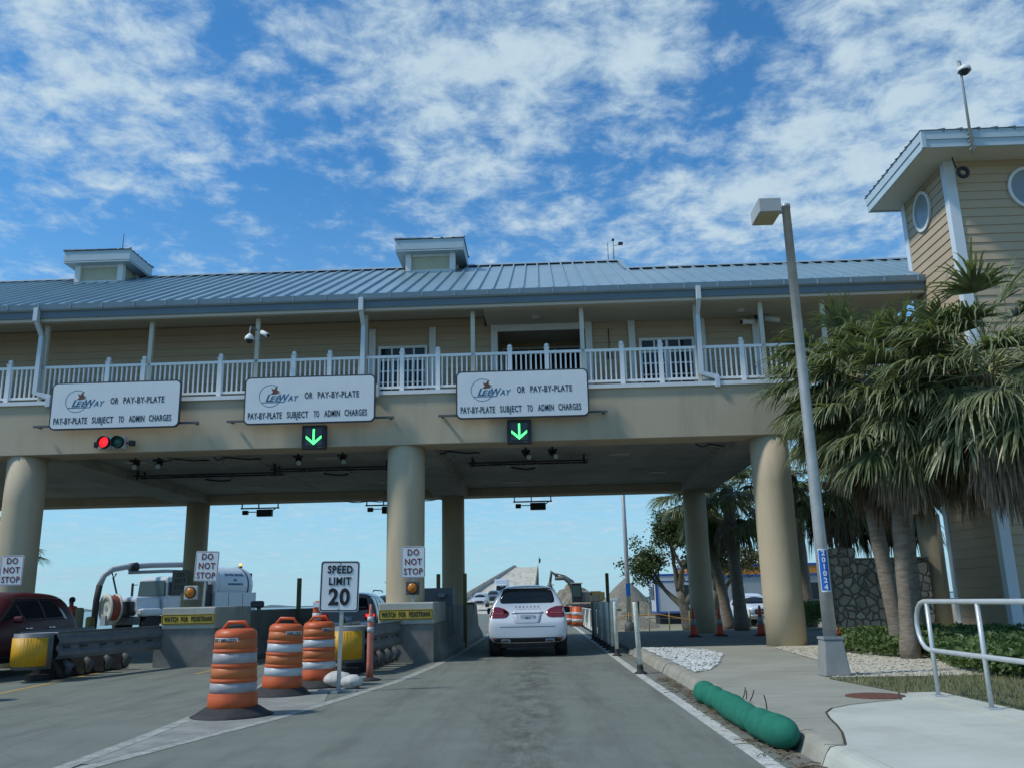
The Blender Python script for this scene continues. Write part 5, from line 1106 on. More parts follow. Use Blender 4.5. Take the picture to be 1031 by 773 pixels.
suv('dark_suv', 'dark SUV ahead of the silver one, peeping out left of the central column', (-6.05, 36.5, 0), 0, mat('black_paint', (.03, .035, .04), .2, coat=.6))
M_tlit = mat('lit_tail_light', (.8, .02, .02), .3, emit=((1, .04, .03), .9))
a = MB(); a.box(-5.80 - .86, -5.80 - .60, 26.99, 27.05, .95, 1.03); bl = a.build('brake_light', M_tlit, t)
a = MB(); a.box(-5.80 + .60, -5.80 + .86, 26.99, 27.05, .95, 1.03); bl = a.build('brake_light', M_tlit, t)
# oncoming traffic on the ramp; the road rises there
suv('silver_truck', 'silver pickup truck coming down the ramp, nearest of the oncoming vehicles', (-7.45, 117, .72), PI, mat('silver_paint2', (.42, .45, .47), .3, coat=.4), (1.03, 1.1, 1.05))
suv('black_suv', 'black SUV right behind the silver pickup in the oncoming lane', (-6.55, 132, 1.15), PI, MATS['black_paint'], (1, 1, 1.05))
t = thing('white_box_truck', 'tall white box truck coming down the ramp behind the black SUV', 'truck', (-6.2, 150, 1.7))
MB().box(-7.35, -5.05, 150, 156, 2.3, 4.95).build('cargo_box', M_wcar, t, bevel=.15)
MB().box(-7.2, -5.2, 147.6, 150, 2.0, 4.1, taper=(.12, .2)).build('cab', M_wcar, t, bevel=.15); MB().box(-7.02, -5.38, 147.6, 147.72, 3.05, 3.85, taper=(.05, 0)).build('windscreen', M_glass, t); MB().box(-7.0, -5.4, 147.5, 147.6, 2.0, 2.5).build('grille', M_dark, t)
for s_ in (-1, 1): MB().cyl((-6.2 + s_ * .8, 148.6, 2.15), (-6.2 + s_ * 1.05, 148.6, 2.15), .45, n=18).build('wheel', M_black, t)
suv('grey_car', 'small dark car at the rear of the oncoming queue beside the white truck', (-4.4, 158, 1.9), PI, MATS['black_paint'], (1, 1, 1))
# ---- white pickup by the trailer
def pickup(label, loc, rz, paint):
    t = thing('white_pickup', label, 'pickup truck', loc); o = wloc(t)
    PU = [(0, S(.5, .6, .56, .88, .7, .92, .9, .92, 1.0, .9, 1.02, .5)), (.1, S(.45, .7, .5, .96, .8, .99, 1.15, .97, 1.25, .93, 1.27, .5)), (1.9, S(.4, .7, .5, .97, .8, 1.0, 1.16, .97, 1.26, .93, 1.28, .5)), (2.1, S(.4, .7, .5, .97, .8, 1.0, 1.2, .97, 1.75, .78, 1.85, .5)), (2.6, S(.4, .7, .5, .97, .8, 1.0, 1.2, .97, 1.82, .76, 1.92, .5)), (3.5, S(.4, .7, .5, .97, .8, 1.0, 1.2, .96, 1.78, .76, 1.88, .5)), (4.15, S(.4, .7, .5, .97, .8, .99, 1.16, .95, 1.24, .85, 1.28, .5)), (5.2, S(.42, .7, .5, .96, .8, .98, 1.08, .93, 1.16, .8, 1.19, .5)), (5.45, S(.45, .7, .55, .93, .75, .95, .98, .9, 1.05, .75, 1.08, .45))]
    b, tr = loft(PU, paint, t)
    conform(tr, [(1.30, -.78, .78), (1.72, -.66, .66)], 'front', M_glass, t, 'windscreen'); conform(tr, [(.72, -.62, .62), (1.0, -.62, .62)], 'front', M_dark, t, 'grille', off=.02)
    conform(tr, [(.84, -.5, .5), (.88, -.5, .5)], 'front', MATS['chrome'], t, 'grille_bar', off=.035); conform(tr, [(.5, -.9, .9), (.66, -.92, .92)], 'front', mat('bumper_grey', (.3, .32, .33), .4), t, 'bumper', off=.05)
    for s_ in (-1, 1): ro = [(.75, .66, .9), (.98, .66, .9)]; ro = [(z, p, q) if s_ > 0 else (z, -q, -p) for z, p, q in ro]; conform(tr, ro, 'front', M_lens, t, 'headlight', off=.02, nc=5)
    for ax in ('left', 'right'): conform(tr, [(1.22, 2.35, 3.85), (1.65, 2.5, 3.4)], ax, M_glass, t, 'side_window')
    for s_ in (-1, 1):
        for y_ in (1.0, 4.5): wheel(t, s_ * .86, y_, .4, .26, s_)
        a = MB(); xa, xb = sorted((o.x + s_ * .98, o.x + s_ * 1.22)); a.box(xa, xb, o.y + 3.75, o.y + 3.87, o.z + 1.2, o.z + 1.42); a.build('wing_mirror', M_dark, t, bevel=.03)
    t.rotation_euler = (0, 0, rz)
pickup('white pickup parked by the site trailer, facing the camera between two columns', (12.35, 58.0, -.42), PI + .12, M_wcar)
# ---- vacuum truck (built along local -y as its front, then turned)
VT = thing('vacuum_truck', 'white tank truck with hose reel and curved boom parked behind the left islands', 'truck', (-19.6, 50.4, 0))
o = wloc(VT)
def B(nm, mt, bx, bevel=0, par=VT, taper=None): a = MB(); a.box(o.x + bx[0], o.x + bx[1], o.y + bx[2], o.y + bx[3], o.z + bx[4], o.z + bx[5], taper); return a.build(nm, mt, par, bevel=bevel)
M_tr = mat('truck_white', (.62, .66, .68), .35, (.54, .58, .60), 3, coat=.3)
B('chassis', M_black, (-.5, .5, -4.4, 4.4, .55, .95))
B('hood', M_tr, (-.85, .85, -4.5, -2.9, 1.15, 1.95), .14, taper=(.12, .0)); B('grille', M_dark, (-.62, .62, -4.56, -4.49, 1.0, 1.72)); B('bumper', M_dgrey, (-1.15, 1.15, -4.75, -4.5, .55, .92), .04)
cabo = B('cab', M_tr, (-1.12, 1.12, -2.9, -1.1, 1.0, 3.0), .16, taper=(.1, .12)); B('windscreen', mat('pale_glass', (.04, .06, .06), .1, spec=.5), (-.98, .98, -2.93, -2.78, 1.98, 2.78), .05, cabo, (.06, .04))
for s_ in (-1, 1):
    xa, xb = sorted((s_ * 1.08, s_ * 1.14)); B('side_window', M_glass, (xa, xb, -2.6, -1.7, 2.0, 2.7), .01, cabo)
    xa, xb = sorted((s_ * .7, s_ * 1.2)); B('fender', M_tr, (xa, xb, -4.45, -3.1, .95, 1.35), .14); xa, xb = sorted((s_ * .8, s_ * 1.12)); B('headlight', M_lens, (xa, xb, -4.5, -4.4, 1.05, 1.28), .03)
    for y_ in (-3.75, 1.8, 3.1):
        a = MB(); a.cyl((o.x + s_ * .8, o.y + y_, .52), (o.x + s_ * 1.15, o.y + y_, .52), .52, n=22); a.build('wheel', M_black, VT)
    xa, xb = sorted((s_ * 1.3, s_ * 1.42)); B('mirror', M_dark, (xa, xb, -3.0, -2.9, 2.0, 2.7), .03); a = MB(); a.tube([(o.x + s_ * 1.1, o.y - 2.85, 2.6), (o.x + s_ * 1.36, o.y - 2.95, 2.6)], .025, 6); a.build('mirror_arm', M_dark, VT)
    xa, xb = sorted((s_ * .85, s_ * 1.22)); B('tool_locker', mat('locker_white', (.60, .64, .65), .4), (xa, xb, .55, 3.9, 1.15, 2.15), .02)
    xa, xb = sorted((s_ * 1.221, s_ * 1.226)); 
    for y_ in (1.6, 2.75): B('locker_gap', M_dark, (xa, xb, y_, y_ + .03, 1.2, 2.1))
B('pump_bay', M_dark, (-1.05, 1.05, -1.05, .5, 1.0, 2.6), .03); B('pump_box', M_dgrey, (-1.1, 1.1, -.7, .1, 2.2, 3.05), .05)
a = MB(); a.lathe((o.x, o.y + .5, 2.55), [(.6, -.0), (1.02, .12), (1.08, .3), (1.08, 3.1), (1.02, 3.3), (.5, 3.5), (.001, 3.52)], 30, axis=Matrix.Rotation(-PI / 2, 3, 'X')); tank = a.build('tank', M_tr, VT)
for y_ in (.95, 3.3): a = MB(); a.lathe((o.x, o.y + y_, 2.55), [(1.075, 0), (1.10, 0), (1.10, .1), (1.075, .1)], 30, axis=Matrix.Rotation(-PI / 2, 3, 'X')); a.build('tank_band', M_dgrey if y_ > 3 else M_tr, tank)
B('tail_rack', M_dark, (-.5, .5, 4.0, 4.3, 1.2, 3.3), .04); B('tail_box', M_dark, (-1.25, -.9, 4.0, 4.2, 2.2, 3.1), .04)
a = MB(); a.cyl((o.x - .3, o.y + 4.1, 3.3), (o.x - .3, o.y + 4.1, 3.75), .12, n=10); a.build('beacon_stalk', M_dark, VT); a = MB(); a.lathe((o.x - .3, o.y + 4.1, 3.75), [(.09, 0), (.09, .1), (.02, .16)], 12); a.build('beacon', mat('amber_lit', (.8, .35, .03), .3, emit=((1, .5, .08), 1.2)), VT)
# boom: runs over the cab, curves down ahead of the hood into a black hose
def T(nm, mt, pts, r_, n=14): a = MB(); a.tube([(o.x + p[0], o.y + p[1], p[2]) for p in pts], r_, n); return a.build(nm, mt, VT)
T('boom', mat('boom_grey', (.38, .40, .41), .45), [(.6, .9, 3.65), (.3, -1, 3.68), (-.1, -3.0, 3.6), (-.4, -4.3, 3.5), (-.58, -5.0, 3.36), (-.7, -5.4, 3.05), (-.75, -5.6, 2.5)], .15)
T('boom_strut', M_grey, [(.8, .5, 3.25), (.3, -2.2, 3.3), (-.3, -4.2, 3.2)], .09)
T('boom_joint', M_dark, [(-.28, -3.7, 3.52), (-.38, -4.1, 3.46)], .24); T('boom_band', M_dark, [(.32, -.9, 3.68), (.28, -1.02, 3.68)], .19)
T('suction_hose', M_black, [(-.75, -5.58, 2.55), (-.8, -5.65, 1.8), (-.8, -5.7, .1)], .16)
T('stay', M_dgrey, [(-.5, -5.0, 2.95), (-.2, -4.9, 2.0), (-.1, -4.8, 1.4)], .05, 6); T('hydraulic_cable', M_dark, [(-.5, -5.1, 3.2), (-.45, -5.0, 2.9), (-.4, -4.9, 3.15)], .04, 6)
Ay = Matrix.Rotation(PI / 2, 3, 'X')
reel = thing('hose_reel', None, None); reel.parent = VT; reel.location = (-.05, -5.3, 1.40); reel.rotation_euler = (0, 0, -.25)
rc = wloc(reel)
for k, s_ in enumerate((-.28, .22)): a = MB(); a.lathe((rc.x, rc.y + s_, rc.z), [(.42, 0), (.72, 0), (.72, .06), (.42, .06), (.42, 0)], 28, axis=Ay); a.build('reel_flange', mat('reel_cream', (.55, .54, .45), .5, (.42, .40, .32), 5), reel)
a = MB(); a.lathe((rc.x, rc.y + .22, rc.z), [(.62, 0), (.63, .1), (.62, .2), (.63, .3), (.62, .44)], 28, axis=Ay); a.build('hose_coil', mat('rust_red_hose', (.30, .06, .03), .6, (.22, .05, .03), 9), reel)
a = MB(); a.tube([(rc.x, rc.y - .3, rc.z), (rc.x, rc.y + .3, rc.z)], .16, 10); a.box(rc.x - .25, rc.x + .25, rc.y - .42, rc.y - .24, rc.z - .85, rc.z - .35); a.build('reel_hub', M_grey, reel)
text('VACTRUCK'[:0] or 'SEWER WORKS', .26, (o.x - 1.1, o.y + 2.2, 2.95), M_navy, tank, bold=.004, rot=(PI / 2, 0, -PI / 2)) if False else None
def tank_text(s_, z, sz):
    ang = math.acos((z - 2.55) / 1.1); x = 1.095 * math.sin(ang); q = text(s_, sz, (o.x + x, o.y + 2.3, z), M_navy, tank, bold=.004, rot=(ang, 0, PI / 2), ext=.006); return q
tank_text('SEWER VIEWER', 3.15, .22); tank_text('INC.', 2.85, .16); tank_text('ENVIRONMENTAL', 2.62, .15)
VT.rotation_euler = (0, 0, -R(24))
t = thing('truck_cone', 'red orange cone hung on the side of the white tank truck', 'traffic cone', (-18.35, 48.6, 1.5)); o2 = wloc(t)
MB().lathe(o2, [(.17, 0), (.15, .1), (.04, .75), (.001, .76)], 14).build('cone_body', M_cone, t); MB().lathe(o2, [(.118, .3), (.122, .3), (.092, .48), (.088, .48)], 14).build('reflective_band', M_wh3, t)
# ================================================================== EXCAVATOR
EX = thing('excavator', 'dark excavator with raised jointed arm in front of the rubble heap', 'excavator', (4.1, 84, 0)); o = wloc(EX)
M_exy = mat('excavator_grey', (.09, .10, .10), .5, (.14, .14, .12), 3); M_exo = mat('excavator_yellow', (.20, .15, .05), .6)
B('upper_body', M_exy, (-.9, 1.5, -1.2, 1.2, 1.1, 2.0), .08, EX); cb_ = B('cab', M_dark, (-1.1, -.2, -1.3, -.1, 1.1, 2.75), .06, EX); B('cab_window', mat('green_glass', (.05, .09, .08), .1, spec=.8), (-1.0, -.3, -1.33, -1.29, 1.6, 2.6), 0, cb_); B('cab_roof', mat('cab_roof_tan', (.4, .38, .28), .6), (-1.15, -.1, -1.35, 0, 2.76, 2.85), .02, EX); B('counterweight', M_exo, (1.4, 1.9, -1.2, 1.2, 1.2, 2.0), .1, EX)
for y_ in (-1.5, 1.0): B('track', M_black, (-1.7, 1.7, y_, y_ + .5, .15, .95), .25, EX)
T = lambda nm, mt, pts, r_, n=8, par=EX: (lambda a: a.tube([(o.x + p[0], o.y + p[1], p[2]) for p in pts], r_, n).build(nm, mt, par))(MB())
T('boom', M_exy, [(-.5, -.2, 1.6), (-1.1, -.2, 2.9), (-1.7, -.2, 3.35), (-2.6, -.2, 3.3)], [.25, .3, .24, .18]); T('stick', M_exy, [(-2.2, -.2, 3.35), (-2.9, -.2, 3.9), (-3.05, -.2, 2.9)], [.16, .2, .12]); T('ram', M_exo, [(-1.6, -.2, 3.5), (-2.5, -.2, 3.75)], .06); T('ram', M_exo, [(-.9, -.2, 1.6), (-1.4, -.2, 2.9)], .07)
T('bucket', M_exy, [(-3.05, -.2, 3.0), (-3.15, -.2, 2.5), (-2.9, -.2, 2.1), (-2.6, -.2, 2.1)], [.12, .3, .3, .1])
# ================================================================== BACKGROUND RIGHT: barrier, barrels, mounds, hut, trailers
t = thing('white_barrier', 'long white concrete barrier along the right lane beyond the building', 'barrier', (2.45, 33, 0))
a = MB()
a.prism([(2.25, 34, 0), (2.32, 34, .25), (2.40, 34, .86), (2.56, 34, .86), (2.64, 34, .25), (2.7, 34, 0)], (0, 42, 0)); a.build('barrier_body', mat('white_barrier_concrete', (.62, .64, .58), .7, (.5, .52, .46), 1.5), t)
y = 37
while y < 76: a = MB(); a.box(2.245, 2.41, y, y + .04, .01, .868); y += 3.6; a.build('barrier_joint', M_grey, t)
for k, (x, y) in enumerate(((1.92, 46.5), (1.60, 48.8), (1.75, 52.0), (1.55, 56))):
    t = thing('far_barrel', ['rightmost far orange barrel against the white barrier', 'second far orange barrel from the right', 'third far orange barrel, mostly hidden', 'farthest orange barrel, just behind the white car'][k], 'traffic barrel', (x, y, 0), 'far orange barrels by the white barrier')
    MB().lathe((x, y, 0), [(.29, 0), (.28, .3), (.25, .96), (.001, .98)], 20).build('body', M_or, t)
    for z_ in (.22, .56): MB().lathe((x, y, 0), [(.286 - z_ * .02, z_), (.292 - z_ * .02, z_), (.283 - z_ * .02, z_ + .15), (.275 - z_ * .02, z_ + .15)], 20).build('reflective_band', M_wh3, t)
    MB().lathe((x, y, 0), [(.42, 0), (.42, .03), (.3, .05)], 16).build('base', M_black, t)
def mound(name, c, s, label, mt, seed, cat='rubble heap', grp=None):
    a = MB(); n = 46; v_ = []
    for j in range(n + 1):
        for i in range(n + 1):
            u = i / n * 2 - 1; v = j / n * 2 - 1; rr = max(0, 1 - (u * u + v * v)); q = Vector((u * 2.2 + seed, v * 2.2, seed))
            h_ = rr ** .9 * (1 + .22 * noise.fractal(q, 1, 2, 3) + .10 * noise.noise(q * 5)) + .03 * noise.noise(q * 11) * (rr > 0)
            v_.append((c[0] + u * s[0], c[1] + v * s[1], c[2] + max(h_, 0) * s[2]))
    a.add(v_, [(j * (n + 1) + i, j * (n + 1) + i + 1, (j + 1) * (n + 1) + i + 1, (j + 1) * (n + 1) + i) for j in range(n) for i in range(n)])
    o = a.build(name, mt, loc=c); tag(o, label, cat, grp); return o
M_rub = mat('rubble', (.26, .235, .17), .95, (.17, .15, .11), .9, bump=.8, bscale=5, extra=stain_extra((.10, .09, .065), .7, 2, (1, 1, 1)))
mound('rubble_heap', (4.0, 97, -.4), (4.6, 6, 3.0), 'tall tan rubble heap behind the excavator', M_rub, 1.3); mound('rubble_heap', (9.3, 98, -.4), (4.2, 6, 2.2), 'lower tan rubble heap right of the excavator', M_rub, 4.1)
mound('dirt_bank', (5.2, 60, -.5), (2.6, 8, .95), 'low bank of pale dirt and debris behind the white posts', M_rub, 7.7, 'dirt bank')
t = thing('thatched_hut', 'small thatched hut with a pointed grey roof beyond the white posts', 'hut', (7.6, 80, -.42)); o = wloc(t)
a = MB(); n = 22; v_ = [(o.x, o.y, 3.1)]
for k in range(n): v_.append((o.x + 2.0 * math.cos(2 * PI * k / n) * rng.uniform(.93, 1.07), o.y + 2.0 * math.sin(2 * PI * k / n), 1.1 + rng.uniform(-.1, .1)))
for k in range(n): v_.append((o.x + 1.0 * math.cos(2 * PI * (k + .5) / n), o.y + 1.0 * math.sin(2 * PI * (k + .5) / n), 2.25 + rng.uniform(-.06, .06)))
a.add(v_, [(0, 1 + n + k, 1 + n + (k - 1) % n) for k in range(n)] + [(1 + k, 1 + (k + 1) % n, 1 + n + k) for k in range(n)] + [(1 + k, 1 + n + k, 1 + n + (k - 1) % n) for k in range(n)]); a.build('thatch_roof', mat('thatch', (.24, .23, .18), .95, (.15, .14, .11), 7, bump=.8, bscale=30), t)
a = MB(); 
for k in range(4): a = MB(); an = PI / 4 + k * PI / 2; a.cyl((o.x + 1.4 * math.cos(an), o.y + 1.4 * math.sin(an), -.42), (o.x + 1.4 * math.cos(an), o.y + 1.4 * math.sin(an), 1.4), .08, n=8); a.build('post', M_ol, t)
B2 = lambda nm, mt, bx, par=None, bevel=0, taper=None: MB().box(*bx, taper).build(nm, mt, par, bevel=bevel)
tag(B2('water_tank', mat('pale_tank', (.5, .56, .58), .5), (5.6, 6.35, 73, 73.8, .35, 1.35), bevel=.05), 'small pale box in front of the thatched hut', 'tank'); tag(B2('green_bin', mat('bin_green', (.03, .09, .06), .5), (5.5, 6.4, 71, 72, -.42, .55), bevel=.04), 'dark green bin under the pale box by the hut', 'bin')
t = thing('rear_light_pole', 'tall thin light pole behind the building with a blue tag near its foot', 'street lamp', (4.42, 45, -.4))
MB().lathe((4.42, 45, 0), [(.13, -.4), (.11, 3), (.075, 9.5), (.001, 9.52)], 14).build('pole', M_galv, t); MB().lathe((4.42, 45, 0), [(.26, -.4), (.26, .12), (.14, .2)], 14).build('base', M_dgrey, t); MB().box(4.31, 4.53, 44.86, 44.9, 1.45, 2.05).build('number_tag', MATS['tag_blue'], t)
M_tra = mat('trailer_white', (.55, .58, .60), .5, (.48, .51, .53), 1.5); M_blu = mat('trailer_blue', (.02, .09, .34), .5)
t = thing('site_trailer', 'white site trailer with blue edges behind the forked tree', 'trailer', (12, 62, -.42))
MB().box(8.0, 11.3, 62, 65, .35, 2.9).build('trailer_wall', M_tra, t); 
for nm, bx in (('blue_trim', (7.97, 11.33, 61.97, 65.0, 2.78, 2.92)), ('blue_trim', (7.98, 11.32, 61.98, 65, 2.36, 2.44)), ('blue_trim', (7.96, 8.12, 61.96, 62.1, .36, 2.77)), ('blue_trim', (7.97, 11.33, 61.97, 65, .28, .42)), ('blue_trim', (7.96, 8.1, 64.9, 65.02, .36, 2.9))): MB().box(*bx).build(nm, M_blu, t)
for nm, bx in (('trailer_window', (9.9, 10.5, 61.95, 61.99, 1.3, 2.15)), ('trailer_window', (7.955, 7.99, 63, 63.5, 1.2, 2.1)), ('trailer_window', (7.955, 7.99, 64, 64.4, 1.2, 2.1))): MB().box(*bx).build(nm, M_glass, t)
MB().box(8.2, 11.1, 62.3, 64.7, -.42, .27).build('underframe', M_dark, t)
t = thing('banded_building', 'long grey site building with an orange band under its blue roof edge', 'building', (18, 67, -.42))
MB().box(11.0, 27, 67, 71, -.42, 2.75).build('wall', mat('grey_panels', (.36, .39, .41), .5, (.31, .34, .36), 1), t); MB().box(10.97, 27, 66.95, 71.03, 2.85, 3.45).build('orange_band', mat('band_orange', (.50, .20, .035), .5), t); MB().box(10.93, 27.03, 66.9, 71.07, 3.45, 3.62).build('blue_trim', M_blu, t); MB().box(10.93, 27.03, 66.9, 71.07, 2.72, 2.86).build('blue_trim', M_blu, t)
for x0 in (14.3, 17.3, 18.6, 19.9): MB().box(x0, x0 + (.5 if x0 < 15 else 1.15), 66.94, 66.99, 1.0, 2.2).build('window', M_glass, t)
MB().box(17.0, 24, 66.9, 66.93, .35, .9).build('dark_skirt', M_dark, t)
# site fence
t = thing('site_fence', 'low wire fence on thin yellowish stakes along the far edge of the driveway', 'fence', (7, 37, 0))
x = 2.8
while x < 11: a = MB(); a.cyl((x, 37.2, 0), (x + .02, 37.2, .78), .022, n=6); a.build('stake', mat('stake_tan', (.36, .30, .14), .8), t); x += .82
a = MB()
for z_ in (.25, .5, .74): a.tube([(2.8 + k * .41, 37.2, z_ + .02 * math.sin(k * 1.7)) for k in range(21)], .006, 4)
a.build('wire', M_grey, t); a = MB(); a.tube([(2.9, 38.2, .25), (3.6, 38.4, .62), (5.0, 38.3, .65), (6.0, 38.5, .45), (7.2, 38.6, .2)], .025, 5); tag(a.build('orange_tape', mat('tape_orange', (.50, .26, .08), .7), fixn=False), 'drooping orange barrier rail behind the wire fence', 'barrier rail')
t = thing('stop_gate', 'small yellow steel frame beside the excavator cab', 'frame', (4.0, 60, 0)); MB().box(3.4, 3.5, 60, 60.1, 0, 1.75).build('post', M_exo, t); MB().box(3.4, 4.1, 60.0, 60.1, 1.6, 1.85).build('crossbar', M_exo, t)
# ================================================================== BRIDGE
BR = thing('hump_bridge', 'long high hump backed concrete bridge over the bay with rust streaked parapets', 'bridge', (-6, 110, 0))
def brz(u):
    u = 2 - u if u > 1 else u
    lin = max(u, 0)
    if lin < .08: lin = lin * lin / .16 + 0
    else: lin = lin - .04
    lin /= .96
    return lin if lin < .82 else .82 + .18 * (1 - (1 - (min(lin, 1) - .82) / .18) ** 2) * .55
st_ = []
for k in range(41):
    f = k / 40; y = 100 + f * 640; z = 0.02 + 17.6 * brz((y - 100) / 320)
    cxr = -1.0 + .9 * f * 2 if f < .5 else -.1; wl = -10.0 if True else 0
    xr = -1.0 + min(f * 1.6, .85); xl = -12.0 + min(f * 3.6, 1.8); st_.append((y, xl, xr, z))
a = MB(); a.add([p for (y, xl, xr, z) in st_ for p in ((xl, y, z), (xr, y, z), (xr, y, z - .9), (xl, y, z - .9))], [(4 * k + j, 4 * k + (j + 1) % 4, 4 * k + 4 + (j + 1) % 4, 4 * k + 4 + j) for k in range(40) for j in range(4)])
def br_extra(n, l, v, col, b):
    return mixc(n, l, mnode(n, l, 'MULTIPLY', ramp(n, l, nz(n, l, v, 1.0, 5, .6, (.9, .02, 1)), .45, .62), .6), col, (.30, .235, .14))
a.build('bridge_deck', mat('bridge_concrete', (.50, .475, .40), .85, (.55, .52, .44), .15, world=True, extra=br_extra), BR)
for s_ in (0, 1):
    a = MB(); v_ = []
    for (y, xl, xr, z) in st_: x = (xl, xr)[s_]; v_ += [(x - .18, y, z), (x + .18, y, z), (x + .12, y, z + .95), (x - .12, y, z + .95)]
    a.add(v_, [(4 * k + j, 4 * k + (j + 1) % 4, 4 * k + 4 + (j + 1) % 4, 4 * k + 4 + j) for k in range(40) for j in range(4)]); a.build('parapet', mat('parapet_concrete', (.48, .45, .38), .85, (.34, .24, .18), .25, world=True, lo=.48, hi=.7), BR)
for k in range(4, 34, 2):
    (y, xl, xr, z) = st_[k]
    for x in (xl + 1.2, xr - 1.2): a = MB(); a.cyl((x, y, -1.2), (x, y, z - .9), .6, n=12); a.build('pier', M_barr, BR)
for (x, y, z, lb) in ((.35, 395, 17.0, 'near'), (.35, 350, 15.8, 'far')):
    a = MB(); a.cyl((x, y, z), (x, y, z + 2.4), .12, n=6); a.box(x - .1, x + .6, y, y + .1, z + .6, z + 1.6); tag(a.build('bridge_sign', M_dark), 'small dark sign on the right parapet near the crest' if lb == 'near' else 'small dark sign on the right parapet lower down the bridge', 'sign')
# approach embankment under the near part of the ramp
a = MB(); a.prism([(-14.5, 100, -.02), (0.5, 100, -.02), (0.5, 100.1, .0), (-14.5, 100.1, .0)], (0, .1, 0)); 
# ================================================================== PEOPLE
def skin_person(name, label, loc, joints, edges, radii, mt, rz=0):
    me = bpy.data.meshes.new(name); o = bpy.data.objects.new(name, me); COL.objects.link(o); me.from_pydata(joints, edges, []); me.materials.append(mt)
    md = o.modifiers.new('skin', 'SKIN'); md.use_smooth_shade = True
    for k, sv in enumerate(me.skin_vertices[0].data): sv.radius = (radii[k], radii[k]); sv.use_root = (k == 0)
    o.modifiers.new('sub', 'SUBSURF').render_levels = 1
    o.location = loc; o.rotation_euler = (0, 0, rz); tag(o, label, 'person'); return o
M_skin = mat('skin_brown', (.16, .08, .05), .6)
J = [(0, 0, .95), (0, 0, 1.15), (0, .0, 1.38), (0, .03, 1.50), (0, .05, 1.60), (0, .05, 1.72), (.20, 0, 1.40), (.27, .05, 1.14), (.22, .22, .98), (-.20, 0, 1.40), (-.27, .05, 1.14), (-.2, .22, 1.0), (.11, 0, .88), (.12, .04, .48), (.12, 0, .08), (.12, .16, .04), (-.11, 0, .88), (-.12, .02, .48), (-.12, -.04, .08), (-.12, .12, .04)]
E_ = [(0, 1), (1, 2), (2, 3), (3, 4), (4, 5), (2, 6), (6, 7), (7, 8), (2, 9), (9, 10), (10, 11), (0, 12), (12, 13), (13, 14), (14, 15), (0, 16), (16, 17), (17, 18), (18, 19)]
Rr = [.15, .14, .16, .06, .085, .09, .075, .05, .035, .075, .05, .035, .10, .07, .05, .045, .10, .07, .05, .045]
p = skin_person('person', 'worker in an orange hi-vis shirt standing by a pile behind the dark red car', (-15.9, 30.4, -.03), J, E_, Rr, M_skin, 2.2)
a = MB(); o = wloc(p)
a.lathe(o, [(.155, .95), (.17, 1.1), (.19, 1.3), (.20, 1.40), (.12, 1.49), (.07, 1.50)], 16)
a.tube([o + Vector((.18, 0, 1.42)), o + Vector((.28, .04, 1.16))], [.095, .075], 10); a.tube([o + Vector((-.18, 0, 1.42)), o + Vector((-.28, .04, 1.16))], [.095, .075], 10); a.build('shirt', mat('hivis_orange', (.75, .12, .05), .7, (.62, .09, .05), 5), p)
a = MB(); a.tube([o + Vector((.1, 0, .98)), o + Vector((.12, .04, .48)), o + Vector((.12, 0, .1))], [.13, .095, .08], 10); a.tube([o + Vector((-.1, 0, .98)), o + Vector((-.12, .02, .48)), o + Vector((-.12, -.04, .1))], [.13, .095, .08], 10); a.build('trousers', mat('grey_trousers', (.20, .23, .27), .8), p)
a = MB(); a.ball(o + Vector((0, .03, 1.70)), .105, 8); a.build('hair', M_black, p)
# ================================================================== PALMS, TREE, HEDGE
def frond_blades(mb, base, d, size, pr, wind=Vector((0, 0, 0)), droop=1., nb=40, dead=False, spread=150):
    """A fan (costapalmate) frond: arching stalk then narrow blades that split and hang at the tips."""
    d = d.normalized(); up = Vector((0, 0, 1)); side = d.cross(up)
    side = side.normalized() if side.length > .05 else Vector((1, 0, 0)); nrm = side.cross(d).normalized()
    stalk = size * .75; p = [base]; dd = d.copy()
    for k in range(5): dd = (dd + Vector((0, 0, -.09 * droop)) + wind * .05).normalized(); p.append(p[-1] + dd * stalk / 5)
    mb.mi(1 if not dead else 3); mb.tube(p, [.022, .018, .015, .013, .011, .009], 4)
    hub = p[-1]; side = dd.cross(up); side = side.normalized() if side.length > .05 else Vector((1, 0, 0)); nrm = side.cross(dd).normalized()
    mb.mi(2 if dead else 0); bl = size * .8
    for k in range(nb):
        f = (k + .5) / nb * 2 - 1; an = R(spread / 2) * f; l_ = bl * (1 - .25 * abs(f)) * pr.uniform(.85, 1.1)
        bd = (dd * math.cos(an) + side * math.sin(an) + nrm * (.22 * (1 - abs(f)) - .12)).normalized(); w_ = size * .0165 * pr.uniform(.8, 1.25)
        perp = bd.cross(nrm).normalized() * w_; q = hub + dd * .04 * size; pts = []; cur = bd.copy(); seg = 5
        tw = pr.uniform(-.5, .5); perp = (Matrix.Rotation(tw, 3, bd) @ perp)
        tipd = pr.uniform(.0, .55); brk = pr.choice((1, 2, 2, 3))
        for s_ in range(seg + 1):
            ww = (.45, 1, 1, .75, .45, .06)[s_]; pts += [q - perp * ww, q + perp * ww]; q = q + cur * l_ / seg
            cur = (cur + Vector((0, 0, -.11 * droop * (s_ + .3) * (1.6 if dead else 1) - (tipd if s_ >= brk else 0))) + wind * .11 * (s_ + .2) + Vector((pr.uniform(-1, 1), pr.uniform(-1, 1), pr.uniform(-1, 1))) * .17).normalized()
        mb.add(pts, [(2 * s_, 2 * s_ + 1, 2 * s_ + 3, 2 * s_ + 2) for s_ in range(seg)])
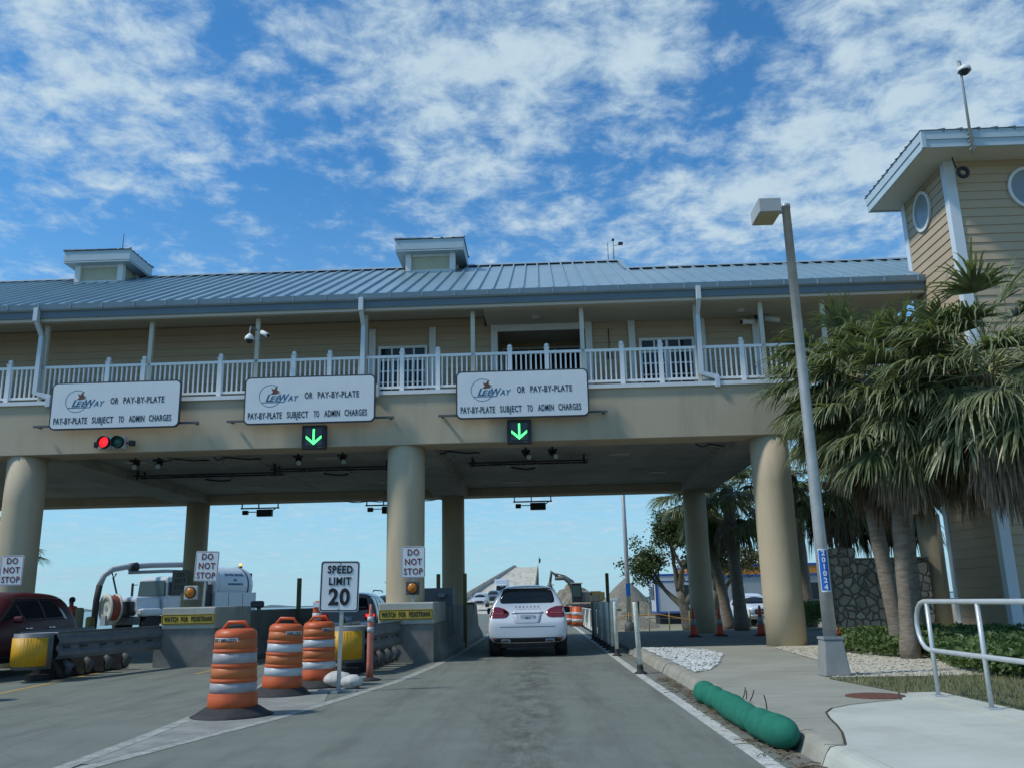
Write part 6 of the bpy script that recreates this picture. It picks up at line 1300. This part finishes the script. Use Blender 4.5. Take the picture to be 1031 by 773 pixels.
def leafmat(name, c, c2, sc_=1.5, tr=.25):
    M = mat(name, c, .5, c2, sc_, world=True, spec=.35, lo=.35, hi=.62)
    t_ = M.node_tree; b = t_.nodes['Principled BSDF']; ol = t_.nodes['Material Output']; tl = t_.nodes.new('ShaderNodeBsdfTranslucent'); tl.inputs[0].default_value = (c[0] * 1.8, c[1] * 2.0, c[2] * .9, 1)
    mx_ = t_.nodes.new('ShaderNodeMixShader'); mx_.inputs[0].default_value = tr; t_.links.new(b.outputs[0], mx_.inputs[1]); t_.links.new(tl.outputs[0], mx_.inputs[2]); t_.links.new(mx_.outputs[0], ol.inputs[0]); return M
M_fr = leafmat('palm_frond', (.10, .125, .06), (.26, .285, .15), 5); M_fr.node_tree.nodes['Principled BSDF'].inputs['Roughness'].default_value = .38; M_stk = mat('palm_stalk', (.28, .30, .13), .6); M_dead = mat('dead_frond', (.26, .20, .13), .85, (.12, .10, .08), 5, world=True); M_dstk = mat('dead_stalk', (.26, .18, .10), .8)
M_trunk = mat('palm_trunk', (.29, .245, .19), .9, (.17, .14, .11), 5, bump=.8, bscale=25, stretch=(1, 1, 4), extra=stain_extra((.07, .06, .05), .6, 3, (1, 1, 5)))
def palm(name, label, pts, rad, size, nfr, ndead, seed, wind=Vector((-.35, -.1, .0)), boots=True, grp=None, az=None, low=-52, hi=62):
    pr = random.Random(seed); t = thing(name, label, 'palm', pts[0], grp)
    a = MB(); n = 16; P_ = [Vector(p) for p in pts]; rs = []; sp = []
    for i in range(len(P_) - 1):
        for k in range(7): f = k / 7; sp.append(P_[i].lerp(P_[i + 1], f)); 
    sp.append(P_[-1]); m_ = len(sp)
    for k in range(m_): rs.append(rad * (1.25 - .3 * min(k / 3, 1)) * (1 + .05 * (k % 2)) * pr.uniform(.97, 1.03))
    a.tube(sp, rs, n); 
    a.build('trunk', M_trunk, t)
    top = P_[-1]
    if boots:
        a = MB()
        for k in range(34):
            an = k * 2.4; z = -.1 - k * .028; b = top + Vector((math.cos(an) * rad * .9, math.sin(an) * rad * .9, z)); e = b + Vector((math.cos(an) * .16, math.sin(an) * .16, .18 + pr.random() * .1)); a.tube([b, b.lerp(e, .6) + Vector((0, 0, -.02)), e], [.05, .035, .018], 4)
        a.build('leaf_boots', M_dstk, t)
    a = MB()
    for k in range(nfr):
        an = (k * 2.39996 + pr.uniform(-.2, .2)); el = R(low + (hi - low) * ((k + .5) / nfr) ** .9 + pr.uniform(-8, 8))
        d = Vector((math.cos(an) * math.cos(el), math.sin(an) * math.cos(el), math.sin(el)))
        frond_blades(a, top + d * .12 + Vector((pr.uniform(-.1, .1), pr.uniform(-.1, .1), pr.uniform(-.35, .35))), d, size * pr.uniform(.85, 1.12), pr, wind, pr.uniform(.8, 1.4))
    a.build('crown', [M_fr, M_stk, M_dead, M_dstk], t, fixn=False)
    if ndead:
        a = MB()
        for k in range(ndead):
            an = k * 2.1 + pr.uniform(-.4, .4); el = R(pr.uniform(-70, -25)); d = Vector((math.cos(an) * math.cos(el), math.sin(an) * math.cos(el), math.sin(el)))
            frond_blades(a, top + Vector((0, 0, -.25)) + d * .1, d, size * pr.uniform(.8, 1.1), pr, wind * .4, 2.0, 26, True, 90)
        a.build('dead_fronds', [M_fr, M_stk, M_dead, M_dstk], t, fixn=False)
    return t
palm('palm_tree', 'left sabal palm of the front group, ringed trunk leaning left, crown behind the lamp pole', [(7.02, 18, .12), (6.82, 18, 2.2), (6.68, 18, 4.2), (6.62, 18, 5.5)], .155, 1.3, 84, 26, 3, grp='sabal palms in front of the tower')
palm('palm_tree', 'middle sabal palm of the front group with rough trunk and hanging brown fronds', [(6.64, 16.7, .12), (6.72, 16.7, 2.0), (6.82, 16.7, 3.6), (6.92, 16.7, 4.8)], .145, 1.3, 76, 30, 8, grp='sabal palms in front of the tower')
palm('palm_tree', 'right sabal palm of the front group, trunk cut by the right edge', [(8.45, 15.3, .12), (8.42, 15.3, 2.2), (8.25, 15.3, 4.0), (8.02, 15.3, 5.0)], .15, 1.4, 90, 40, 12, wind=Vector((-.3, 0, 0)), grp='sabal palms in front of the tower')
palm('palm_tree', 'tall palm between the front group and the siding tower, its crown filling the gap', [(8.0, 19.6, .12), (8.05, 19.6, 3.5), (8.4, 19.6, 5.55)], .16, 1.4, 84, 10, 21, grp='sabal palms in front of the tower')
# dark palms behind
for (px, lb, pts, rad, sz, sd) in (
    (0, 'leaning palm with shaggy trunk just right of the right rear column', [(7.55, 36.5, 0), (7.35, 36.5, 1.6), (7.05, 36.5, 3.2), (6.95, 36.5, 5.3)], .22, 1.6, 31),
    (0, 'straight dark palm between the right rear and right front columns', [(7.6, 34.5, 0), (7.5, 34.5, 3), (7.45, 34.5, 5.4)], .24, 1.7, 32),
    (0, 'dark palm behind the stone wall pier, right of the lamp pole', [(9.6, 28, 0), (9.55, 28, 3), (9.5, 28, 5.2)], .2, 1.7, 33),
    (0, 'dark palm standing behind the stone wall between the two front trunks', [(11.4, 28, 0), (11.35, 28, 3), (11.3, 28, 5.0)], .32, 1.6, 34),
    (0, 'tall dark palm farther back behind the right front column', [(11.2, 38, 0), (11.1, 38, 3), (11.0, 38, 6.4)], .22, 2.0, 35)):
    palm('palm_tree', lb, pts, rad, sz, 30, 14, sd, wind=Vector((-.1, 0, 0)), boots=False, grp='palms behind the toll building', low=-55)
palm('palm_tree', 'palm showing only frond tips right of the left front column', [(-22.4, 36.5, 0), (-22.35, 36.5, 3.9)], .2, 1.2, 24, 6, 41, wind=Vector((0, 0, 0)), boots=False, grp='palms behind the toll building')
# forked tree
def tree(name, label, base, h_, seed, mt_leaf, spread=2.6, nleaf=14000, lean=(-.25, 0)):
    pr = random.Random(seed); t = thing(name, label, 'tree', base); tips = []; a = MB()
    def grow(p, d, l_, r_, lv):
        pts = [p]; q = p; dd = d
        for k in range(5): dd = (dd + Vector((pr.uniform(-.13, .13), pr.uniform(-.13, .13), pr.uniform(-.05, .10)))).normalized(); q = q + dd * l_ / 5; pts.append(q)
        a.tube(pts, [r_ * (1 - .1 * k) for k in range(6)], 8 if lv < 2 else 5)
        if lv >= 4: tips.append((pts[3], .7)); tips.append((q, 1)); return
        if lv >= 3: tips.append((q, .8))
        for k in range(pr.choice((2, 3)) if lv else 4):
            nd_ = (dd + Vector((pr.uniform(-1, 1), pr.uniform(-1, 1), pr.uniform(-.25, .6))) * .75).normalized(); grow(pts[-1 if k < 2 else 3], nd_, l_ * pr.uniform(.62, .82), r_ * .52, lv + 1)
    grow(Vector(base), Vector((lean[0], lean[1], 1)).normalized(), h_ * .26, h_ * .045, 0)
    a.build('trunk', mat('grey_bark', (.22, .19, .14), .9, (.13, .11, .085), 4, bump=.7, bscale=20), t)
    a = MB(); cl_ = []
    for (q, w_) in tips:
        if pr.random() < .12: continue
        for k in range(3): cl_.append(q + Vector((pr.gauss(0, .35), pr.gauss(0, .35), pr.gauss(0, .25))))
    for k in range(nleaf):
        c = pr.choice(cl_) + Vector((pr.gauss(0, .2), pr.gauss(0, .2), pr.gauss(0, .14))); s_ = pr.uniform(.05, .11)
        u = Vector((pr.gauss(0, 1), pr.gauss(0, 1), pr.gauss(0, .6))).normalized(); v = u.cross(Vector((pr.gauss(0, 1), pr.gauss(0, 1), pr.gauss(0, 1)))).normalized() * s_ * .55; u = u * s_
        a.add([c - u, c + v, c + u, c - v], [(0, 1, 2, 3)])
    a.build('crown', mt_leaf, t, fixn=False); return t
M_lf = leafmat('dark_leaf', (.045, .075, .03), (.11, .13, .05), 2.0)
tree('forked_tree', 'forked broadleaf tree leaning left in front of the white site trailer', (7.55, 46, -.42), 8.2, 5, M_lf, lean=(-.28, 0))
tree('far_tree', 'broadleaf tree behind the right rear column, partly brown', (9.6, 50, -.42), 8.5, 9, leafmat('brownish_leaf', (.09, .085, .04), (.15, .13, .06), 2.0), lean=(-.1, 0), nleaf=7000)
# bare twigs by the central column
a = MB(); a.tube([(-6.6, 40, .3), (-6.3, 40, 1.6), (-6.15, 40, 2.4), (-5.7, 40, 2.8)], [.04, .03, .02, .01], 5); a.tube([(-6.3, 40, 1.6), (-6.9, 40, 2.3)], [.02, .008], 4); a.tube([(-6.15, 40, 2.4), (-6.2, 40, 3.2)], [.015, .006], 4); tag(a.build('bare_sapling', mat('twig', (.05, .035, .03), .9)), 'bare sapling behind the silver SUV', 'sapling')
def hedge(name, label, poly, h_, n, seed, grp=None):
    pr = random.Random(seed); a = MB(); xs_ = [p[0] for p in poly]; ys_ = [p[1] for p in poly]; k = 0
    while k < n:
        p = (pr.uniform(min(xs_), max(xs_)), pr.uniform(min(ys_), max(ys_)))
        if not inside(p, poly): continue
        hh = h_ * (.75 + .5 * noise.noise(Vector((p[0] * 1.6, p[1] * 1.6, seed)))); z = .16 + hh * (pr.random() ** .45); c = Vector((p[0], p[1], z)); s_ = pr.uniform(.035, .07)
        u = Vector((pr.gauss(0, 1), pr.gauss(0, 1), pr.uniform(.1, 1))).normalized(); v = u.cross(Vector((pr.gauss(0, 1), pr.gauss(0, 1), pr.gauss(0, .4)))).normalized() * s_ * .5; u = u * s_
        a.add([c - u * .9, c + v, c + u, c - v], [(0, 1, 2, 3)]); k += 1
    o = a.build(name, leafmat('hedge_leaf', (.07, .115, .04), (.15, .21, .07), 4), fixn=False); tag(o, label, 'hedge', grp); return o
hedge('hedge', 'low glossy green hedge around the palm trunks in front of the stone wall', [(5.95, 18.9), (6.4, 16.9), (7.1, 16.3), (9.6, 16.0), (10.0, 19.2), (9.5, 21.5), (6.6, 21.5)], .5, 30000, 1)
hedge('hedge', 'green hedge at the right edge of the photo behind the handrail', [(6.75, 16.2), (6.2, 13.9), (6.15, 12.4), (9.5, 12.3), (9.6, 16)], .46, 26000, 2)
a = MB(); pr = random.Random(4)
for k in range(60): c = Vector((6.15 + pr.gauss(0, .05), 19.2 + pr.gauss(0, .05), .5 + pr.gauss(0, .05))); u = Vector((pr.gauss(0, 1), pr.gauss(0, 1), pr.gauss(0, 1))).normalized() * .05; v = u.cross(Vector((0, 1, .3))).normalized() * .03; a.add([c - u, c + v, c + u, c - v], [(0, 1, 2, 3)])
tag(a.build('red_flowers', mat('flower_red', (.6, .10, .03), .6), fixn=False), 'small orange red flower cluster at the left end of the hedge', 'flowers')
hedge('far_shrub', 'green shrub seen through the gap right of the right front column', [(9.6, 33), (11.4, 33), (11.6, 35), (9.8, 35)], 1.1, 5000, 3)
hedge('far_shrub', 'dark green shrub beside the thatched hut', [(8.6, 70), (9.8, 70), (9.8, 71.5), (8.6, 71.5)], 2.2, 3500, 5)
